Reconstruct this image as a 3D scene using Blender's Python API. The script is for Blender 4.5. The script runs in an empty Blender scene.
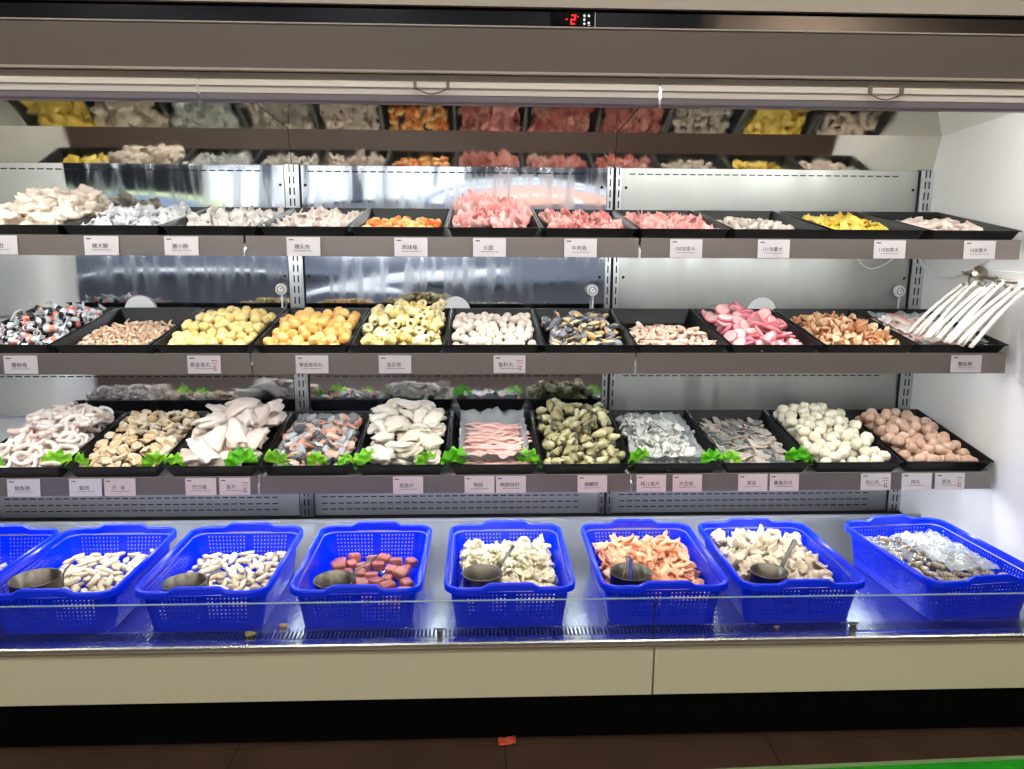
import bpy, bmesh, math, random
import numpy as np
from mathutils import Matrix, Vector, noise, Euler

# ------------------------------------------------------------------ camera, world, exposure
SC = bpy.context.scene
COL = SC.collection
PI = math.pi
cam_data = bpy.data.cameras.new('camera')
cam_data.sensor_fit = 'HORIZONTAL'
cam_data.sensor_width = 36.0
cam_data.lens = 36.0 * 769 / 1024
cam_data.clip_start = 0.05
cam_data.clip_end = 60
cam = bpy.data.objects.new('camera', cam_data)
COL.objects.link(cam)
p_, y_, r_ = math.radians(10.73), math.radians(2.34), math.radians(.316)
fw = Vector((math.sin(y_) * math.cos(p_), math.cos(y_) * math.cos(p_), -math.sin(p_)))
r0 = Vector((math.cos(y_), -math.sin(y_), 0))
u0 = r0.cross(fw)
rt = r0 * math.cos(r_) + u0 * math.sin(r_)
up = -r0 * math.sin(r_) + u0 * math.cos(r_)
m3 = Matrix((rt, up, -fw)).transposed()
cam.matrix_world = Matrix.Translation((0, 0, 1.5)) @ m3.to_4x4()
SC.camera = cam

world = bpy.data.worlds.new('store_air')
SC.world = world
world.use_nodes = True
world.node_tree.nodes['Background'].inputs[0].default_value = (.9, .92, 1, 1)
world.node_tree.nodes['Background'].inputs[1].default_value = .10
SC.view_settings.view_transform = 'Standard'
SC.view_settings.look = 'None'
SC.view_settings.gamma = 1
SC.view_settings.use_curve_mapping = False
SC.view_settings.exposure = 0.0
LED = 48.0          # radiance of the case's tubes
STORE = 40.0         # radiance of the store's ceiling lamps

# ------------------------------------------------------------------ materials
def s2l(c):
    return tuple(((v / 255) / 12.92 if v <= 10 else (((v / 255) + .055) / 1.055) ** 2.4) for v in c)

MATS = {}
def mat(name, c, rough=.5, metal=0.0, c2=None, scale=30.0, bump=0.0, bscale=None, rand=0.0, spec=.5, contrast=.5, sub=0.0, coat=0.0, alpha=1.0):
    """c, c2: 0..255 sRGB; c2 mixes in by noise; rand mixes in by object"""
    if name in MATS:
        return MATS[name]
    m = bpy.data.materials.new(name)
    m.use_nodes = True
    nt = m.node_tree
    b = nt.nodes['Principled BSDF']
    b.inputs['Base Color'].default_value = (*s2l(c), 1)
    b.inputs['Roughness'].default_value = rough
    b.inputs['Metallic'].default_value = metal
    b.inputs['Specular IOR Level'].default_value = spec
    b.inputs['Coat Weight'].default_value = coat
    b.inputs['Alpha'].default_value = alpha
    if sub:
        b.inputs['Subsurface Weight'].default_value = sub
        b.inputs['Subsurface Radius'].default_value = (.01, .006, .004)
        b.inputs['Subsurface Scale'].default_value = 1.0
    if c2 or bump or rand:
        tc = nt.nodes.new('ShaderNodeTexCoord')
        nz = nt.nodes.new('ShaderNodeTexNoise')
        nz.inputs['Scale'].default_value = scale
        nz.inputs['Detail'].default_value = 3
        nt.links.new(tc.outputs['Object'], nz.inputs['Vector'])
        if c2:
            rp = nt.nodes.new('ShaderNodeValToRGB')
            lo, hi = .5 - contrast * .5, .5 + contrast * .5
            rp.color_ramp.elements[0].position = max(0, lo)
            rp.color_ramp.elements[1].position = min(1, hi)
            rp.color_ramp.elements[0].color = (*s2l(c), 1)
            rp.color_ramp.elements[1].color = (*s2l(c2), 1)
            if rand:
                oi = nt.nodes.new('ShaderNodeObjectInfo')
                ma = nt.nodes.new('ShaderNodeMath'); ma.operation = 'MULTIPLY_ADD'
                ma.inputs[1].default_value = rand; ma.inputs[2].default_value = -rand / 2
                nt.links.new(oi.outputs['Random'], ma.inputs[0])
                ad = nt.nodes.new('ShaderNodeMath'); ad.operation = 'ADD'
                nt.links.new(nz.outputs['Fac'], ad.inputs[0]); nt.links.new(ma.outputs[0], ad.inputs[1])
                nt.links.new(ad.outputs[0], rp.inputs['Fac'])
            else:
                nt.links.new(nz.outputs['Fac'], rp.inputs['Fac'])
            nt.links.new(rp.outputs['Color'], b.inputs['Base Color'])
        if bump:
            bp = nt.nodes.new('ShaderNodeBump')
            bp.inputs['Strength'].default_value = bump
            bp.inputs['Distance'].default_value = .004
            n2 = nz
            if bscale:
                n2 = nt.nodes.new('ShaderNodeTexNoise')
                n2.inputs['Scale'].default_value = bscale
                nt.links.new(tc.outputs['Object'], n2.inputs['Vector'])
            nt.links.new(n2.outputs['Fac'], bp.inputs['Height'])
            nt.links.new(bp.outputs['Normal'], b.inputs['Normal'])
    MATS[name] = m
    return m

def emit(name, c, strength):
    if name in MATS:
        return MATS[name]
    m = bpy.data.materials.new(name); m.use_nodes = True
    b = m.node_tree.nodes['Principled BSDF']
    b.inputs['Base Color'].default_value = (*s2l(c), 1)
    b.inputs['Emission Color'].default_value = (*s2l(c), 1)
    b.inputs['Emission Strength'].default_value = strength
    MATS[name] = m
    return m

def steel(name, c, rough, wave=0.0, wscale=3.0, stretch=(1, 1, 1), spots=False, rough2=None):
    """stainless sheet: gently buckled, brushed, with dried water marks"""
    if name in MATS:
        return MATS[name]
    m = bpy.data.materials.new(name); m.use_nodes = True
    nt = m.node_tree; b = nt.nodes['Principled BSDF']
    b.inputs['Base Color'].default_value = (*s2l(c), 1)
    b.inputs['Metallic'].default_value = 1
    b.inputs['Roughness'].default_value = rough
    tc = nt.nodes.new('ShaderNodeTexCoord')
    mp = nt.nodes.new('ShaderNodeMapping'); mp.inputs['Scale'].default_value = stretch
    nt.links.new(tc.outputs['Object'], mp.inputs['Vector'])
    if wave:
        nz = nt.nodes.new('ShaderNodeTexNoise'); nz.inputs['Scale'].default_value = wscale; nz.inputs['Detail'].default_value = 1
        nt.links.new(mp.outputs['Vector'], nz.inputs['Vector'])
        bp = nt.nodes.new('ShaderNodeBump'); bp.inputs['Distance'].default_value = wave; bp.inputs['Strength'].default_value = 1
        nt.links.new(nz.outputs['Fac'], bp.inputs['Height'])
        nt.links.new(bp.outputs['Normal'], b.inputs['Normal'])
    if rough2 is not None:
        n3 = nt.nodes.new('ShaderNodeTexNoise'); n3.inputs['Scale'].default_value = 14; n3.inputs['Detail'].default_value = 6
        m2 = nt.nodes.new('ShaderNodeMapping'); m2.inputs['Scale'].default_value = (2.2, 1, .35)
        nt.links.new(tc.outputs['Object'], m2.inputs['Vector']); nt.links.new(m2.outputs['Vector'], n3.inputs['Vector'])
        mr = nt.nodes.new('ShaderNodeMapRange')
        mr.inputs['From Min'].default_value = .42; mr.inputs['From Max'].default_value = .68
        mr.inputs['To Min'].default_value = rough; mr.inputs['To Max'].default_value = rough2
        nt.links.new(n3.outputs['Fac'], mr.inputs['Value']); nt.links.new(mr.outputs['Result'], b.inputs['Roughness'])
    MATS[name] = m
    return m

def clear(name, tint, gloss_rough, base=.04, gain=.6, milk=0.0):
    """thin clear sheet: see-through with a Fresnel reflection; milk adds a cloudy film"""
    if name in MATS:
        return MATS[name]
    m = bpy.data.materials.new(name); m.use_nodes = True
    nt = m.node_tree; nt.nodes.remove(nt.nodes['Principled BSDF'])
    out = nt.nodes['Material Output']
    tr = nt.nodes.new('ShaderNodeBsdfTransparent'); tr.inputs[0].default_value = (*tint, 1)
    gl = nt.nodes.new('ShaderNodeBsdfGlossy'); gl.inputs['Roughness'].default_value = gloss_rough
    fr = nt.nodes.new('ShaderNodeFresnel'); fr.inputs[0].default_value = 1.45
    ma = nt.nodes.new('ShaderNodeMath'); ma.operation = 'MULTIPLY_ADD'; ma.inputs[1].default_value = gain; ma.inputs[2].default_value = base
    ma.use_clamp = True
    nt.links.new(fr.outputs[0], ma.inputs[0])
    mx = nt.nodes.new('ShaderNodeMixShader')
    nt.links.new(ma.outputs[0], mx.inputs[0]); nt.links.new(tr.outputs[0], mx.inputs[1]); nt.links.new(gl.outputs[0], mx.inputs[2])
    if milk:
        df = nt.nodes.new('ShaderNodeBsdfDiffuse'); df.inputs[0].default_value = (.75, .8, .84, 1)
        m2 = nt.nodes.new('ShaderNodeMixShader'); m2.inputs[0].default_value = milk
        nt.links.new(mx.outputs[0], m2.inputs[1]); nt.links.new(df.outputs[0], m2.inputs[2])
        nt.links.new(m2.outputs[0], out.inputs['Surface'])
    else:
        nt.links.new(mx.outputs[0], out.inputs['Surface'])
    MATS[name] = m
    return m

# ------------------------------------------------------------------ mesh builder
class MB:
    def __init__(s):
        s.v = []; s.f = []; s.m = []; s.sm = []
    def add(s, vs, fs, mi=0, smooth=False, mis=None):
        n = len(s.v)
        s.v.extend([tuple(v) for v in vs])
        for k, f in enumerate(fs):
            s.f.append(tuple(i + n for i in f)); s.m.append(mis[k] if mis else mi); s.sm.append(smooth)
        return s
    def box(s, lo, hi, mi=0, M=None):
        (a, b, c), (d, e, f) = lo, hi
        vs = [(a, b, c), (d, b, c), (d, e, c), (a, e, c), (a, b, f), (d, b, f), (d, e, f), (a, e, f)]
        if M is not None:
            vs = [M @ Vector(v) for v in vs]
        return s.add(vs, [(3, 2, 1, 0), (4, 5, 6, 7), (0, 1, 5, 4), (1, 2, 6, 5), (2, 3, 7, 6), (3, 0, 4, 7)], mi)
    def prism(s, prof, x0, x1, mi=0, smooth=False):
        """profile of (y, z), counter-clockwise seen from +x, run along x"""
        n = len(prof)
        vs = [(x0, y, z) for y, z in prof] + [(x1, y, z) for y, z in prof]
        fs = [(i, i + n, (i + 1) % n + n, (i + 1) % n)[::-1] for i in range(n)]
        s.add(vs, fs, mi, smooth)
        return s.add(vs, [tuple(range(n))[::-1], tuple(range(n, 2 * n))], mi)
    def lathe(s, prof, seg=24, mi=0, M=None, closed=False, smooth=True):
        vs = []; fs = []
        n = len(prof)
        for k in range(seg):
            a = 2 * PI * k / seg
            for r, z in prof:
                vs.append(Vector((r * math.cos(a), r * math.sin(a), z)))
        for k in range(seg):
            k2 = (k + 1) % seg
            for i in range(n if closed else n - 1):
                j = (i + 1) % n
                fs.append((k * n + i, k2 * n + i, k2 * n + j, k * n + j))
        if M is not None:
            vs = [M @ v for v in vs]
        return s.add(vs, fs, mi, smooth)
    def tube(s, pts, rad, seg=8, mi=0, caps=True, mis=None, flat=1.0, smooth=True, up=(0, 0, 1)):
        pts = [Vector(p) for p in pts]
        n = len(pts)
        if not hasattr(rad, '__len__'):
            rad = [rad] * n
        vs = []; fs = []; mm = []
        ref = Vector(up)
        for i, p in enumerate(pts):
            t = (pts[min(i + 1, n - 1)] - pts[max(i - 1, 0)])
            t.normalize()
            a = ref - t * ref.dot(t)
            if a.length < 1e-4:
                a = Vector((1, 0, 0)) - t * t.x
            a.normalize(); b = t.cross(a)
            for k in range(seg):
                q = 2 * PI * k / seg
                vs.append(p + a * (math.cos(q) * rad[i] * flat) + b * (math.sin(q) * rad[i]))
        for i in range(n - 1):
            for k in range(seg):
                k2 = (k + 1) % seg
                fs.append((i * seg + k, i * seg + k2, (i + 1) * seg + k2, (i + 1) * seg + k)); mm.append(mis[i] if mis else mi)
        if caps:
            fs.append(tuple(range(seg))[::-1]); mm.append(mis[0] if mis else mi)
            fs.append(tuple(range((n - 1) * seg, n * seg))); mm.append(mis[-1] if mis else mi)
        return s.add(vs, fs, smooth=smooth, mis=mm)
    def sheet(s, nu, nv, fn, th, mi=0, rim=None, back=None, smooth=True):
        """a thick sheet: fn(u,v in -1..1) -> point"""
        P = [[Vector(fn(-1 + 2 * i / nu, -1 + 2 * j / nv)) for j in range(nv + 1)] for i in range(nu + 1)]
        top = []; bot = []
        for i in range(nu + 1):
            for j in range(nv + 1):
                du = P[min(i + 1, nu)][j] - P[max(i - 1, 0)][j]
                dv = P[i][min(j + 1, nv)] - P[i][max(j - 1, 0)]
                nrm = du.cross(dv)
                nrm = nrm.normalized() if nrm.length > 1e-12 else Vector((0, 0, 1))
                e = .55 if i in (0, nu) or j in (0, nv) else 1
                top.append(P[i][j] + nrm * th * .5 * e); bot.append(P[i][j] - nrm * th * .5 * e)
        n = len(top); w = nv + 1
        fs = []; mm = []
        for i in range(nu):
            for j in range(nv):
                a, b, c, d = i * w + j, (i + 1) * w + j, (i + 1) * w + j + 1, i * w + j + 1
                fs.append((a, b, c, d)); mm.append(mi)
                fs.append((n + d, n + c, n + b, n + a)); mm.append(mi if back is None else back)
        loop = [i * w for i in range(nu)] + [nu * w + j for j in range(nv)] + [i * w + nv for i in range(nu, 0, -1)] + [j for j in range(nv, 0, -1)]
        for k in range(len(loop)):
            a, b = loop[k], loop[(k + 1) % len(loop)]
            fs.append((b, a, n + a, n + b)); mm.append(mi if rim is None else rim)
        return s.add(top + bot, fs, smooth=smooth, mis=mm)
    def blob(s, rx, ry, rz, seed=0, amp=.2, freq=1.6, pw=2.0, sub=2, mi=0, smooth=True, fn=None, M=None):
        vs, fs = ico(sub)
        out = []
        off = Vector((seed * 7.13, seed * 3.7, seed * 1.91))
        for v in vs:
            k = 1.0 / (abs(v.x) ** pw + abs(v.y) ** pw + abs(v.z) ** pw) ** (1 / pw)
            d = 1 + amp * noise.noise(v * freq + off) + amp * .45 * noise.noise(v * freq * 2.3 + off)
            q = v * k * d
            q = Vector((q.x * rx, q.y * ry, q.z * rz))
            if fn:
                q = fn(q)
            out.append(M @ q if M is not None else q)
        return s.add(out, fs, mi, smooth)
    def mesh(s, name, mats):
        me = bpy.data.meshes.new(name)
        me.from_pydata(s.v, [], s.f)
        for m in (mats if isinstance(mats, (list, tuple)) else [mats]):
            me.materials.append(m)
        me.polygons.foreach_set('material_index', s.m)
        me.polygons.foreach_set('use_smooth', s.sm)
        me.update()
        return me

_ICO = {}
def ico(sub):
    if sub not in _ICO:
        bm = bmesh.new(); bmesh.ops.create_icosphere(bm, subdivisions=sub, radius=1)
        bm.verts.ensure_lookup_table()
        _ICO[sub] = ([v.co.copy() for v in bm.verts], [tuple(v.index for v in f.verts) for f in bm.faces])
        bm.free()
    return _ICO[sub]

def link(name, me, parent=None, M=None):
    o = bpy.data.objects.new(name, me)
    COL.objects.link(o)
    if parent is not None:
        o.parent = parent
    if M is not None:
        o.matrix_local = M
    return o

def tag(o, label, cat, group=None, kind=None):
    if label: o['label'] = label
    if cat: o['category'] = cat
    if group: o['group'] = group
    if kind: o['kind'] = kind
    return o

def thing(name, label, cat, M=None, group=None):
    o = bpy.data.objects.new(name, None)
    o.empty_display_size = .05
    COL.objects.link(o)
    if M is not None:
        o.matrix_world = M
    return tag(o, label, cat, group)

def struct(name, me):
    o = link(name, me); o['kind'] = 'structure'
    return o

T = Matrix.Translation
def RX(a): return Matrix.Rotation(a, 4, 'X')
def RY(a): return Matrix.Rotation(a, 4, 'Y')
def RZ(a): return Matrix.Rotation(a, 4, 'Z')

# ------------------------------------------------------------------ the store around the case
M_floor = mat('brown_floor_tile', (84, 64, 52), .35, c2=(68, 51, 42), scale=6, bump=.05)
M_grout = mat('dark_grout', (46, 34, 28), .8)
M_storewall = mat('store_wall_paint', (44, 52, 68), .6)
M_storeceil = mat('store_ceiling_paint', (74, 76, 82), .8)

mb = MB()
mb.box((-7, -5, -.06), (7, 3.6, -.004), 1)
tw, td = .80, .80
for i in range(-9, 9):
    for j in range(-7, 5):
        mb.box((.07 + i * tw + .002, 2.08 - td + j * td + .002, -.006), (.07 + (i + 1) * tw - .002, 2.08 + j * td - .002, 0), 0)
struct('floor', mb.mesh('floor', [M_floor, M_grout]))
struct('ceiling', MB().box((-7, -5, 4.2), (7, 3.6, 4.3)).mesh('ceiling', M_storeceil))
struct('wall_back', MB().box((-7, 3.5, 0), (7, 3.6, 4.2)).mesh('wall_back', M_storewall))
struct('wall_front', MB().box((-7, -5, 0), (7, -4.9, 4.2)).mesh('wall_front', M_storewall))
struct('wall_left', MB().box((-7, -4.9, 0), (-6.9, 3.5, 4.2)).mesh('wall_left', M_storewall))
struct('wall_right', MB().box((6.9, -4.9, 0), (7, 3.5, 4.2)).mesh('wall_right', M_storewall))

# ceiling lamps of the aisle
M_lamp = emit('lamp_diffuser', (255, 245, 230), STORE)
M_housing = mat('lamp_housing', (210, 210, 205), .5)
for i, x in enumerate((-3.6, -1.2, 1.2, 3.6)):
    for j, y in enumerate((-3.4, -.3)):
        t = thing('ceiling_lamp', 'square ceiling lamp over the aisle', 'ceiling lamp', T((x, y, 4.16)), 'ceiling lamps over the aisle')
        link('housing', MB().box((-.33, -.33, 0), (.33, .33, .04)).mesh('housing', M_housing), t)
        link('diffuser', MB().box((-.3, -.3, -.012), (.3, .3, -.001)).mesh('diffuser', M_lamp), t)

# across the aisle: glowing shapes made up to be reflected in the steel
M_lit = emit('glow_white', (238, 244, 250), .95)
M_litblue = emit('glow_blue', (140, 164, 196), .9)
M_litpink = emit('glow_pink', (240, 190, 172), 1.1)
M_litgreen = emit('glow_green', (208, 222, 182), 1.0)
M_navy = mat('navy_panel', (142, 152, 176), .5)
M_frame = mat('window_frame_grey', (120, 135, 160), .5)
t = thing('reflection_window', 'glowing white window band added opposite for its reflection in the steel', 'window', T((-2.1, -4.85, 0)))  # glowing band added for the white reflection in the back panels
mb = MB(); mb.box((-1.7, -.02, 2.0), (1.9, .0, 3.0))
link('pane', mb.mesh('pane', M_lit), t)
mb = MB()
for x in (-1.3, -.95, -.35, .3, .75, 1.5):
    mb.box((x, 0, 2.0), (x + (.16 if x in (-.95, .3) else .05), .04, 3.0))
mb.box((-1.7, .0, 2.55), (1.9, .04, 2.62))
link('mullion_frame', mb.mesh('mullion_frame', M_frame), t)

def arch(name, label, x, z, radii, mats_):  # invented glowing arches that stand in for wavy reflections
    t = thing(name, label, 'glowing arch', T((x, -4.76, z)))
    for k in range(len(radii) - 1):
        ro, ri = radii[k], radii[k + 1]
        vs = []; fs = []
        for i in range(33):
            a = PI * i / 32
            for rr in (ro, ri):
                for yy in (0, .05):
                    vs.append((rr * math.cos(a) * 1.25, yy, rr * math.sin(a) * .24))
        for i in range(32):
            b = i * 4
            fs += [(b + 1, b + 5, b + 7, b + 3), (b, b + 2, b + 6, b + 4), (b, b + 4, b + 5, b + 1), (b + 2, b + 3, b + 7, b + 6)]
        link('arch_band', MB().add(vs, fs).mesh('arch_band', mats_[k]), t)
arch('glow_arch', 'glowing green arch with a blue field, made up for its reflection', -4.7, 1.98, [1.0, .75, .02], [M_litgreen, M_litblue])
arch('glow_arch', 'glowing pink, white and blue nested arches, made up for their reflection', .75, 1.97, [1.35, 1.2, 1.12, .98, .9, .55, .45, .02], [M_lit, M_litblue, M_lit, M_litblue, M_litpink, M_lit, M_litpink])
t = thing('opposite_counter', 'long navy counter across the aisle with a white top edge', 'counter', T((-1.5, -4.2, 0)))
link('body', MB().box((-4.6, -.5, 0.001), (6, .3, .95)).mesh('body', M_navy), t)
link('worktop', MB().box((-4.65, -.5, .951), (6.05, .34, 1.0)).mesh('worktop', M_frame), t)
mb = MB(); mb.box((-4.65, -.45, 1.001), (6.05, -.40, 1.95))
link('splashback', mb.mesh('splashback', mat('grey_blue_splashback', (160, 170, 192), .5)), t)
t = thing('glow_strip', 'curved white glowing strip added over the opposite counter for its reflection', 'light strip', T((0, -4.5, 1.3)))  # added for the pale streak it reflects in the back panels
link('tube', MB().tube([(x, .0, .12 + .10 * math.sin(x * 1.3)) for x in np.linspace(-5.5, 1.5, 40)], .025, 8).mesh('tube', emit('strip_white', (255, 255, 255), 5.0)), t)
for lab, x0, x1, z0, zm, z1, w in (('thin curved white glowing strip added at the opposite counter for its reflection', -5.2, -2.4, .92, 1.12, .98, .022), ('broad curved white glowing strip added at the opposite counter for its reflection', -2.3, .4, .74, 1.06, 1.12, .055), ('short white glowing strip added low at the opposite counter for its reflection', -1.9, -.9, .80, .86, .80, .04)):
    t = thing('glow_strip', lab, 'light strip', T((0, -3.84, 0)))  # added only to put white arcs into the reflections
    def fn(u, v):
        q = u * .5 + .5
        return (x0 + (x1 - x0) * q, .01, (1 - q) ** 2 * z0 + 2 * q * (1 - q) * zm + q * q * z1 + v * w * (.35 + .65 * math.sin(PI * q)))
    link('diffuser', MB().sheet(24, 2, fn, .02, 0).mesh('diffuser', emit('strip_soft_white', (236, 242, 250), 1.1)), t)
t = thing('reflection_block', 'beige block added high on the opposite wall for its reflection', 'bulkhead', T((4.55, -4.6, 3.45)))  # unseen block added to give the glossy strip a brown reflection
link('face', MB().box((-2.0, -.28, 0), (2.3, .3, .74)).mesh('face', mat('reflection_block', (206, 180, 150), .6)), t)

# ------------------------------------------------------------------ the refrigerated case
XL, XR = -2.02, 1.80
DB = 3.10
AY = 3.0625
UPX = (-1.977, -.727, .524, 1.775)
M_mirror = steel('polished_steel', (222, 226, 230), .03, wave=.006, wscale=1.1, stretch=(1, 1, 1.4), rough2=.11)
M_brushed = steel('clouded_steel', (176, 178, 174), .48, wave=.004, wscale=3, rough2=.34)
M_duct = steel('mirror_steel', (214, 212, 202), .04, wave=.0025, wscale=2.2, rough2=.09)
M_upright = steel('upright_steel', (200, 204, 206), .32)
M_deck = steel('deck_steel', (208, 213, 216), .27)
M_lowsteel = steel('lower_steel', (176, 178, 182), .5)
M_slot = mat('dark_slot', (22, 24, 28), .8)
M_case_white = mat('case_white', (246, 247, 246), .38)
M_case_grey = mat('canopy_grey', (104, 95, 87), .42)
M_black_gloss = mat('black_gloss', (140, 142, 150), .07, metal=.95)
M_window = mat('display_black', (5, 5, 6), .1)
M_beige = mat('front_beige', (208, 203, 174), .45)
M_black = mat('kick_black', (2, 2, 2), .8, spec=.15)
M_trim = mat('trim_grey', (190, 180, 168), .4)

case = thing('refrigerated_display_case', 'long open refrigerated display case with steel back and beige front', 'display case', T((0, 2.5, 0)))
CI = T((0, -2.5, 0))
def part(name, mb, mats_, parent=case, label=None):
    me = mb.mesh(name, mats_)
    o = link(name, me, parent, CI if parent is case else None)
    if label: o['label'] = label
    return o

SLW, SLP = .024, .034
SLOT3 = .948
def slots(mb, x0, x1, z, y, mi, h=.0045):
    x = x0
    while x + SLW < x1:
        mb.box((x, y - .0012, z - h / 2), (x + SLW, y - .0002, z + h / 2), mi)
        x += SLP
for k in range(3):
    x0, x1 = UPX[k] + .028, UPX[k + 1] - .028
    if k == 0: x0 = XL
    mb = MB()
    mb.box((x0, DB, .605), (x1, DB + .01, 1.774), 0)
    mc = MB(); mc.box((x0, DB, .30), (x1, DB + .01, .604), 0)
    a, b = (UPX[k] + .06 if k else XL + .06), UPX[k + 1] - .10
    for z in (1.752, SLOT3):
        slots(mb, a, b, z, DB, 1)
    for z in (.436, .408, .382):
        slots(mc, a, b, z, DB, 1)
    part('lower_back_panel', mc, [M_lowsteel, M_slot])
    # fixing screws
    for sx in (x0 + .02, x1 - .02):
        for z in (1.70, 1.35, .66):
            mb.lathe([(.0, .004), (.005, .003), (.006, 0)], 8, 1, T((sx, DB, z)) @ RX(PI / 2))
    part('back_panel', mb, [M_brushed if k == 2 else M_mirror, M_slot])
    mb = MB()
    x0, x1 = (XL if k == 0 else UPX[k] + .001), (XR if k == 2 else UPX[k + 1] - .001)
    mb.add([(x0, DB, 1.775), (x1, DB, 1.775), (x1, AY, 1.903), (x0, AY, 1.903)], [(0, 1, 2, 3)])
    mb.add([(x0, DB + .01, 1.775), (x1, DB + .01, 1.775), (x1, AY + .01, 1.906), (x0, AY + .01, 1.906)], [(3, 2, 1, 0)])
    part('lower_duct_panel', mb, M_duct)
    mb = MB()
    xa, xb = (XL if k == 0 else UPX[k] + .002), (XR if k == 2 else UPX[k + 1] - .002)
    mb.add([(xa, AY, 1.903), (xb, AY, 1.903), (xb, 2.30, 1.948), (xa, 2.30, 1.948)], [(0, 1, 2, 3)])
    mb.add([(xa, AY + .01, 1.909), (xb, AY + .01, 1.909), (xb, 2.30, 1.956), (xa, 2.30, 1.956)], [(3, 2, 1, 0)])
    part('upper_duct_panel', mb, M_duct)

for k in (1, 2, 3):
    x = UPX[k]
    mb = MB()
    hw = .027
    mid = k == 2
    if mid:
        mb.box((x - hw, DB - .014, .30), (x - .006, DB - .001, 1.774), 0)
        mb.box((x + .006, DB - .014, .30), (x + hw, DB - .001, 1.774), 0)
        mb.box((x - .006, DB - .008, .30), (x + .006, DB - .001, 1.774), 1)
    else:
        mb.box((x - hw, DB - .014, .30), (x + hw, DB - .001, 1.774), 0)
        mb.box((x - hw - .004, DB - .010, .30), (x - hw, DB - .001, 1.774), 1)
        mb.box((x + hw, DB - .010, .30), (x + min(hw + .004, .1), DB - .001, 1.774), 1)
    z = .36
    while z < 1.75:
        for sx in ((-.017, .017) if mid else (-.008, .008)):
            mb.box((x + sx - .0026, DB - .0152, z), (x + sx + .0026, DB - .0142, z + .028), 1)
        z += .042
    part('upright', mb, [M_upright, M_slot])

# end walls
for xa, xb, nm in ((XL - .04, XL, 'end_wall'), (XR, XR + .04, 'end_wall')):
    mb = MB()
    mb.prism([(2.16, .30), (3.14, .30), (3.14, 2.0), (2.24, 2.0), (2.24, 1.2), (2.16, .9)], xa, xb)
    part(nm, mb, M_case_white if xa > 0 else mat('end_wall_grey_white', (214, 214, 206), .4))
mb = MB(); mb.prism([(2.17, .42), (2.66, .42), (2.70, .95), (2.66, 1.40), (2.25, 1.40), (2.17, 1.2)], XR - .013, XR - .0005); part('end_wall_facing', mb, M_case_white)
# canopy: top body, grey fascia, glossy strip, trim
def run(name, prof, m, x0=XL - .04, x1=XR + .04):
    return part(name, MB().prism(prof, x0, x1), m)
run('canopy_body', [(2.225, 1.965), (3.15, 1.965), (3.15, 2.14), (2.225, 2.14)], M_case_grey)
run('fascia', [(2.21, 1.946), (2.224, 1.946), (2.224, 2.058), (2.21, 2.058)], M_case_grey)
run('fascia_edge_strip', [(2.205, 1.940), (2.224, 1.940), (2.224, 1.9455), (2.205, 1.9455)], M_trim)
run('upper_edge_strip', [(2.206, 2.0585), (2.224, 2.0585), (2.224, 2.062), (2.206, 2.062)], M_trim)
run('glossy_strip', [(2.212, 2.0625), (2.224, 2.0625), (2.224, 2.100), (2.212, 2.100)], M_black_gloss)
run('shadow_gap', [(2.216, 2.1005), (2.224, 2.1005), (2.224, 2.108), (2.216, 2.108)], M_black)
run('top_trim', [(2.200, 2.1085), (2.224, 2.1085), (2.224, 2.15), (2.200, 2.15)], M_trim)
run('blind_recess', [(2.235, 1.915), (2.245, 1.915), (2.245, 1.9395), (2.235, 1.9395)], mat('recess_grey', (140, 134, 124), .5))
run('canopy_underside', [(2.245, 1.956), (2.32, 1.956), (2.32, 1.964), (2.245, 1.964)], M_case_grey)

# front: deck, ledge, grille, lip, panels, kick
mb = MB(); mb.box((XL, 2.066, .372), (XR, 2.935, .390))
part('deck', mb, M_deck)
mb = MB(); mb.box((XL, 2.94, .318), (XR, 3.099, .330)); mb.box((XL, 2.926, .3905), (XR, 2.937, .400))
part('rear_ledge', mb, M_lowsteel)
part('rear_gap_shade', MB().box((XL, 3.05, .3305), (XR, 3.098, .356)), M_black)  # black strip standing in for the shade in the rear gap
mb = MB()
mb.box((XL, 2.012, .340), (XR, 2.062, .350), 1)
x = XL
while x < XR - .01:
    mb.box((x, 2.020, .351), (x + .0062, 2.058, .389), 0)
    x += .0115
mb.box((XL, 2.058, .351), (XR, 2.0655, .389), 0)
part('air_grille', mb, [M_deck, M_black])
mb = MB(); mb.prism([(1.968, .384), (2.011, .384), (2.011, .393), (1.995, .3965), (1.972, .3965), (1.968, .393)], XL - .04, XR + .04)
part('front_lip', mb, M_deck)
mb = MB(); mb.prism([(1.964, .378), (1.99, .378), (1.99, .3835), (1.964, .3835)], XL - .04, XR + .04)
part('lip_edge', mb, mat('lip_edge_brown', (120, 106, 84), .4))
JX = .486
for a, b in ((XL - .04, JX - .0025), (JX + .0025, XR + .04)):
    mb = MB(); mb.prism([(1.972, .226), (1.99, .219), (1.99, .3775), (1.972, .3775)], a, b)
    part('front_panel', mb, M_beige)
mb = MB(); mb.box((XL - .04, 2.11, 0.001), (XR + .04, 2.13, .3)); part('kick_plate', mb, M_black)
mb = MB(); mb.box((XL - .04, 1.992, .214), (XR + .04, 2.12, .222)); part('underside', mb, M_black)

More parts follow.
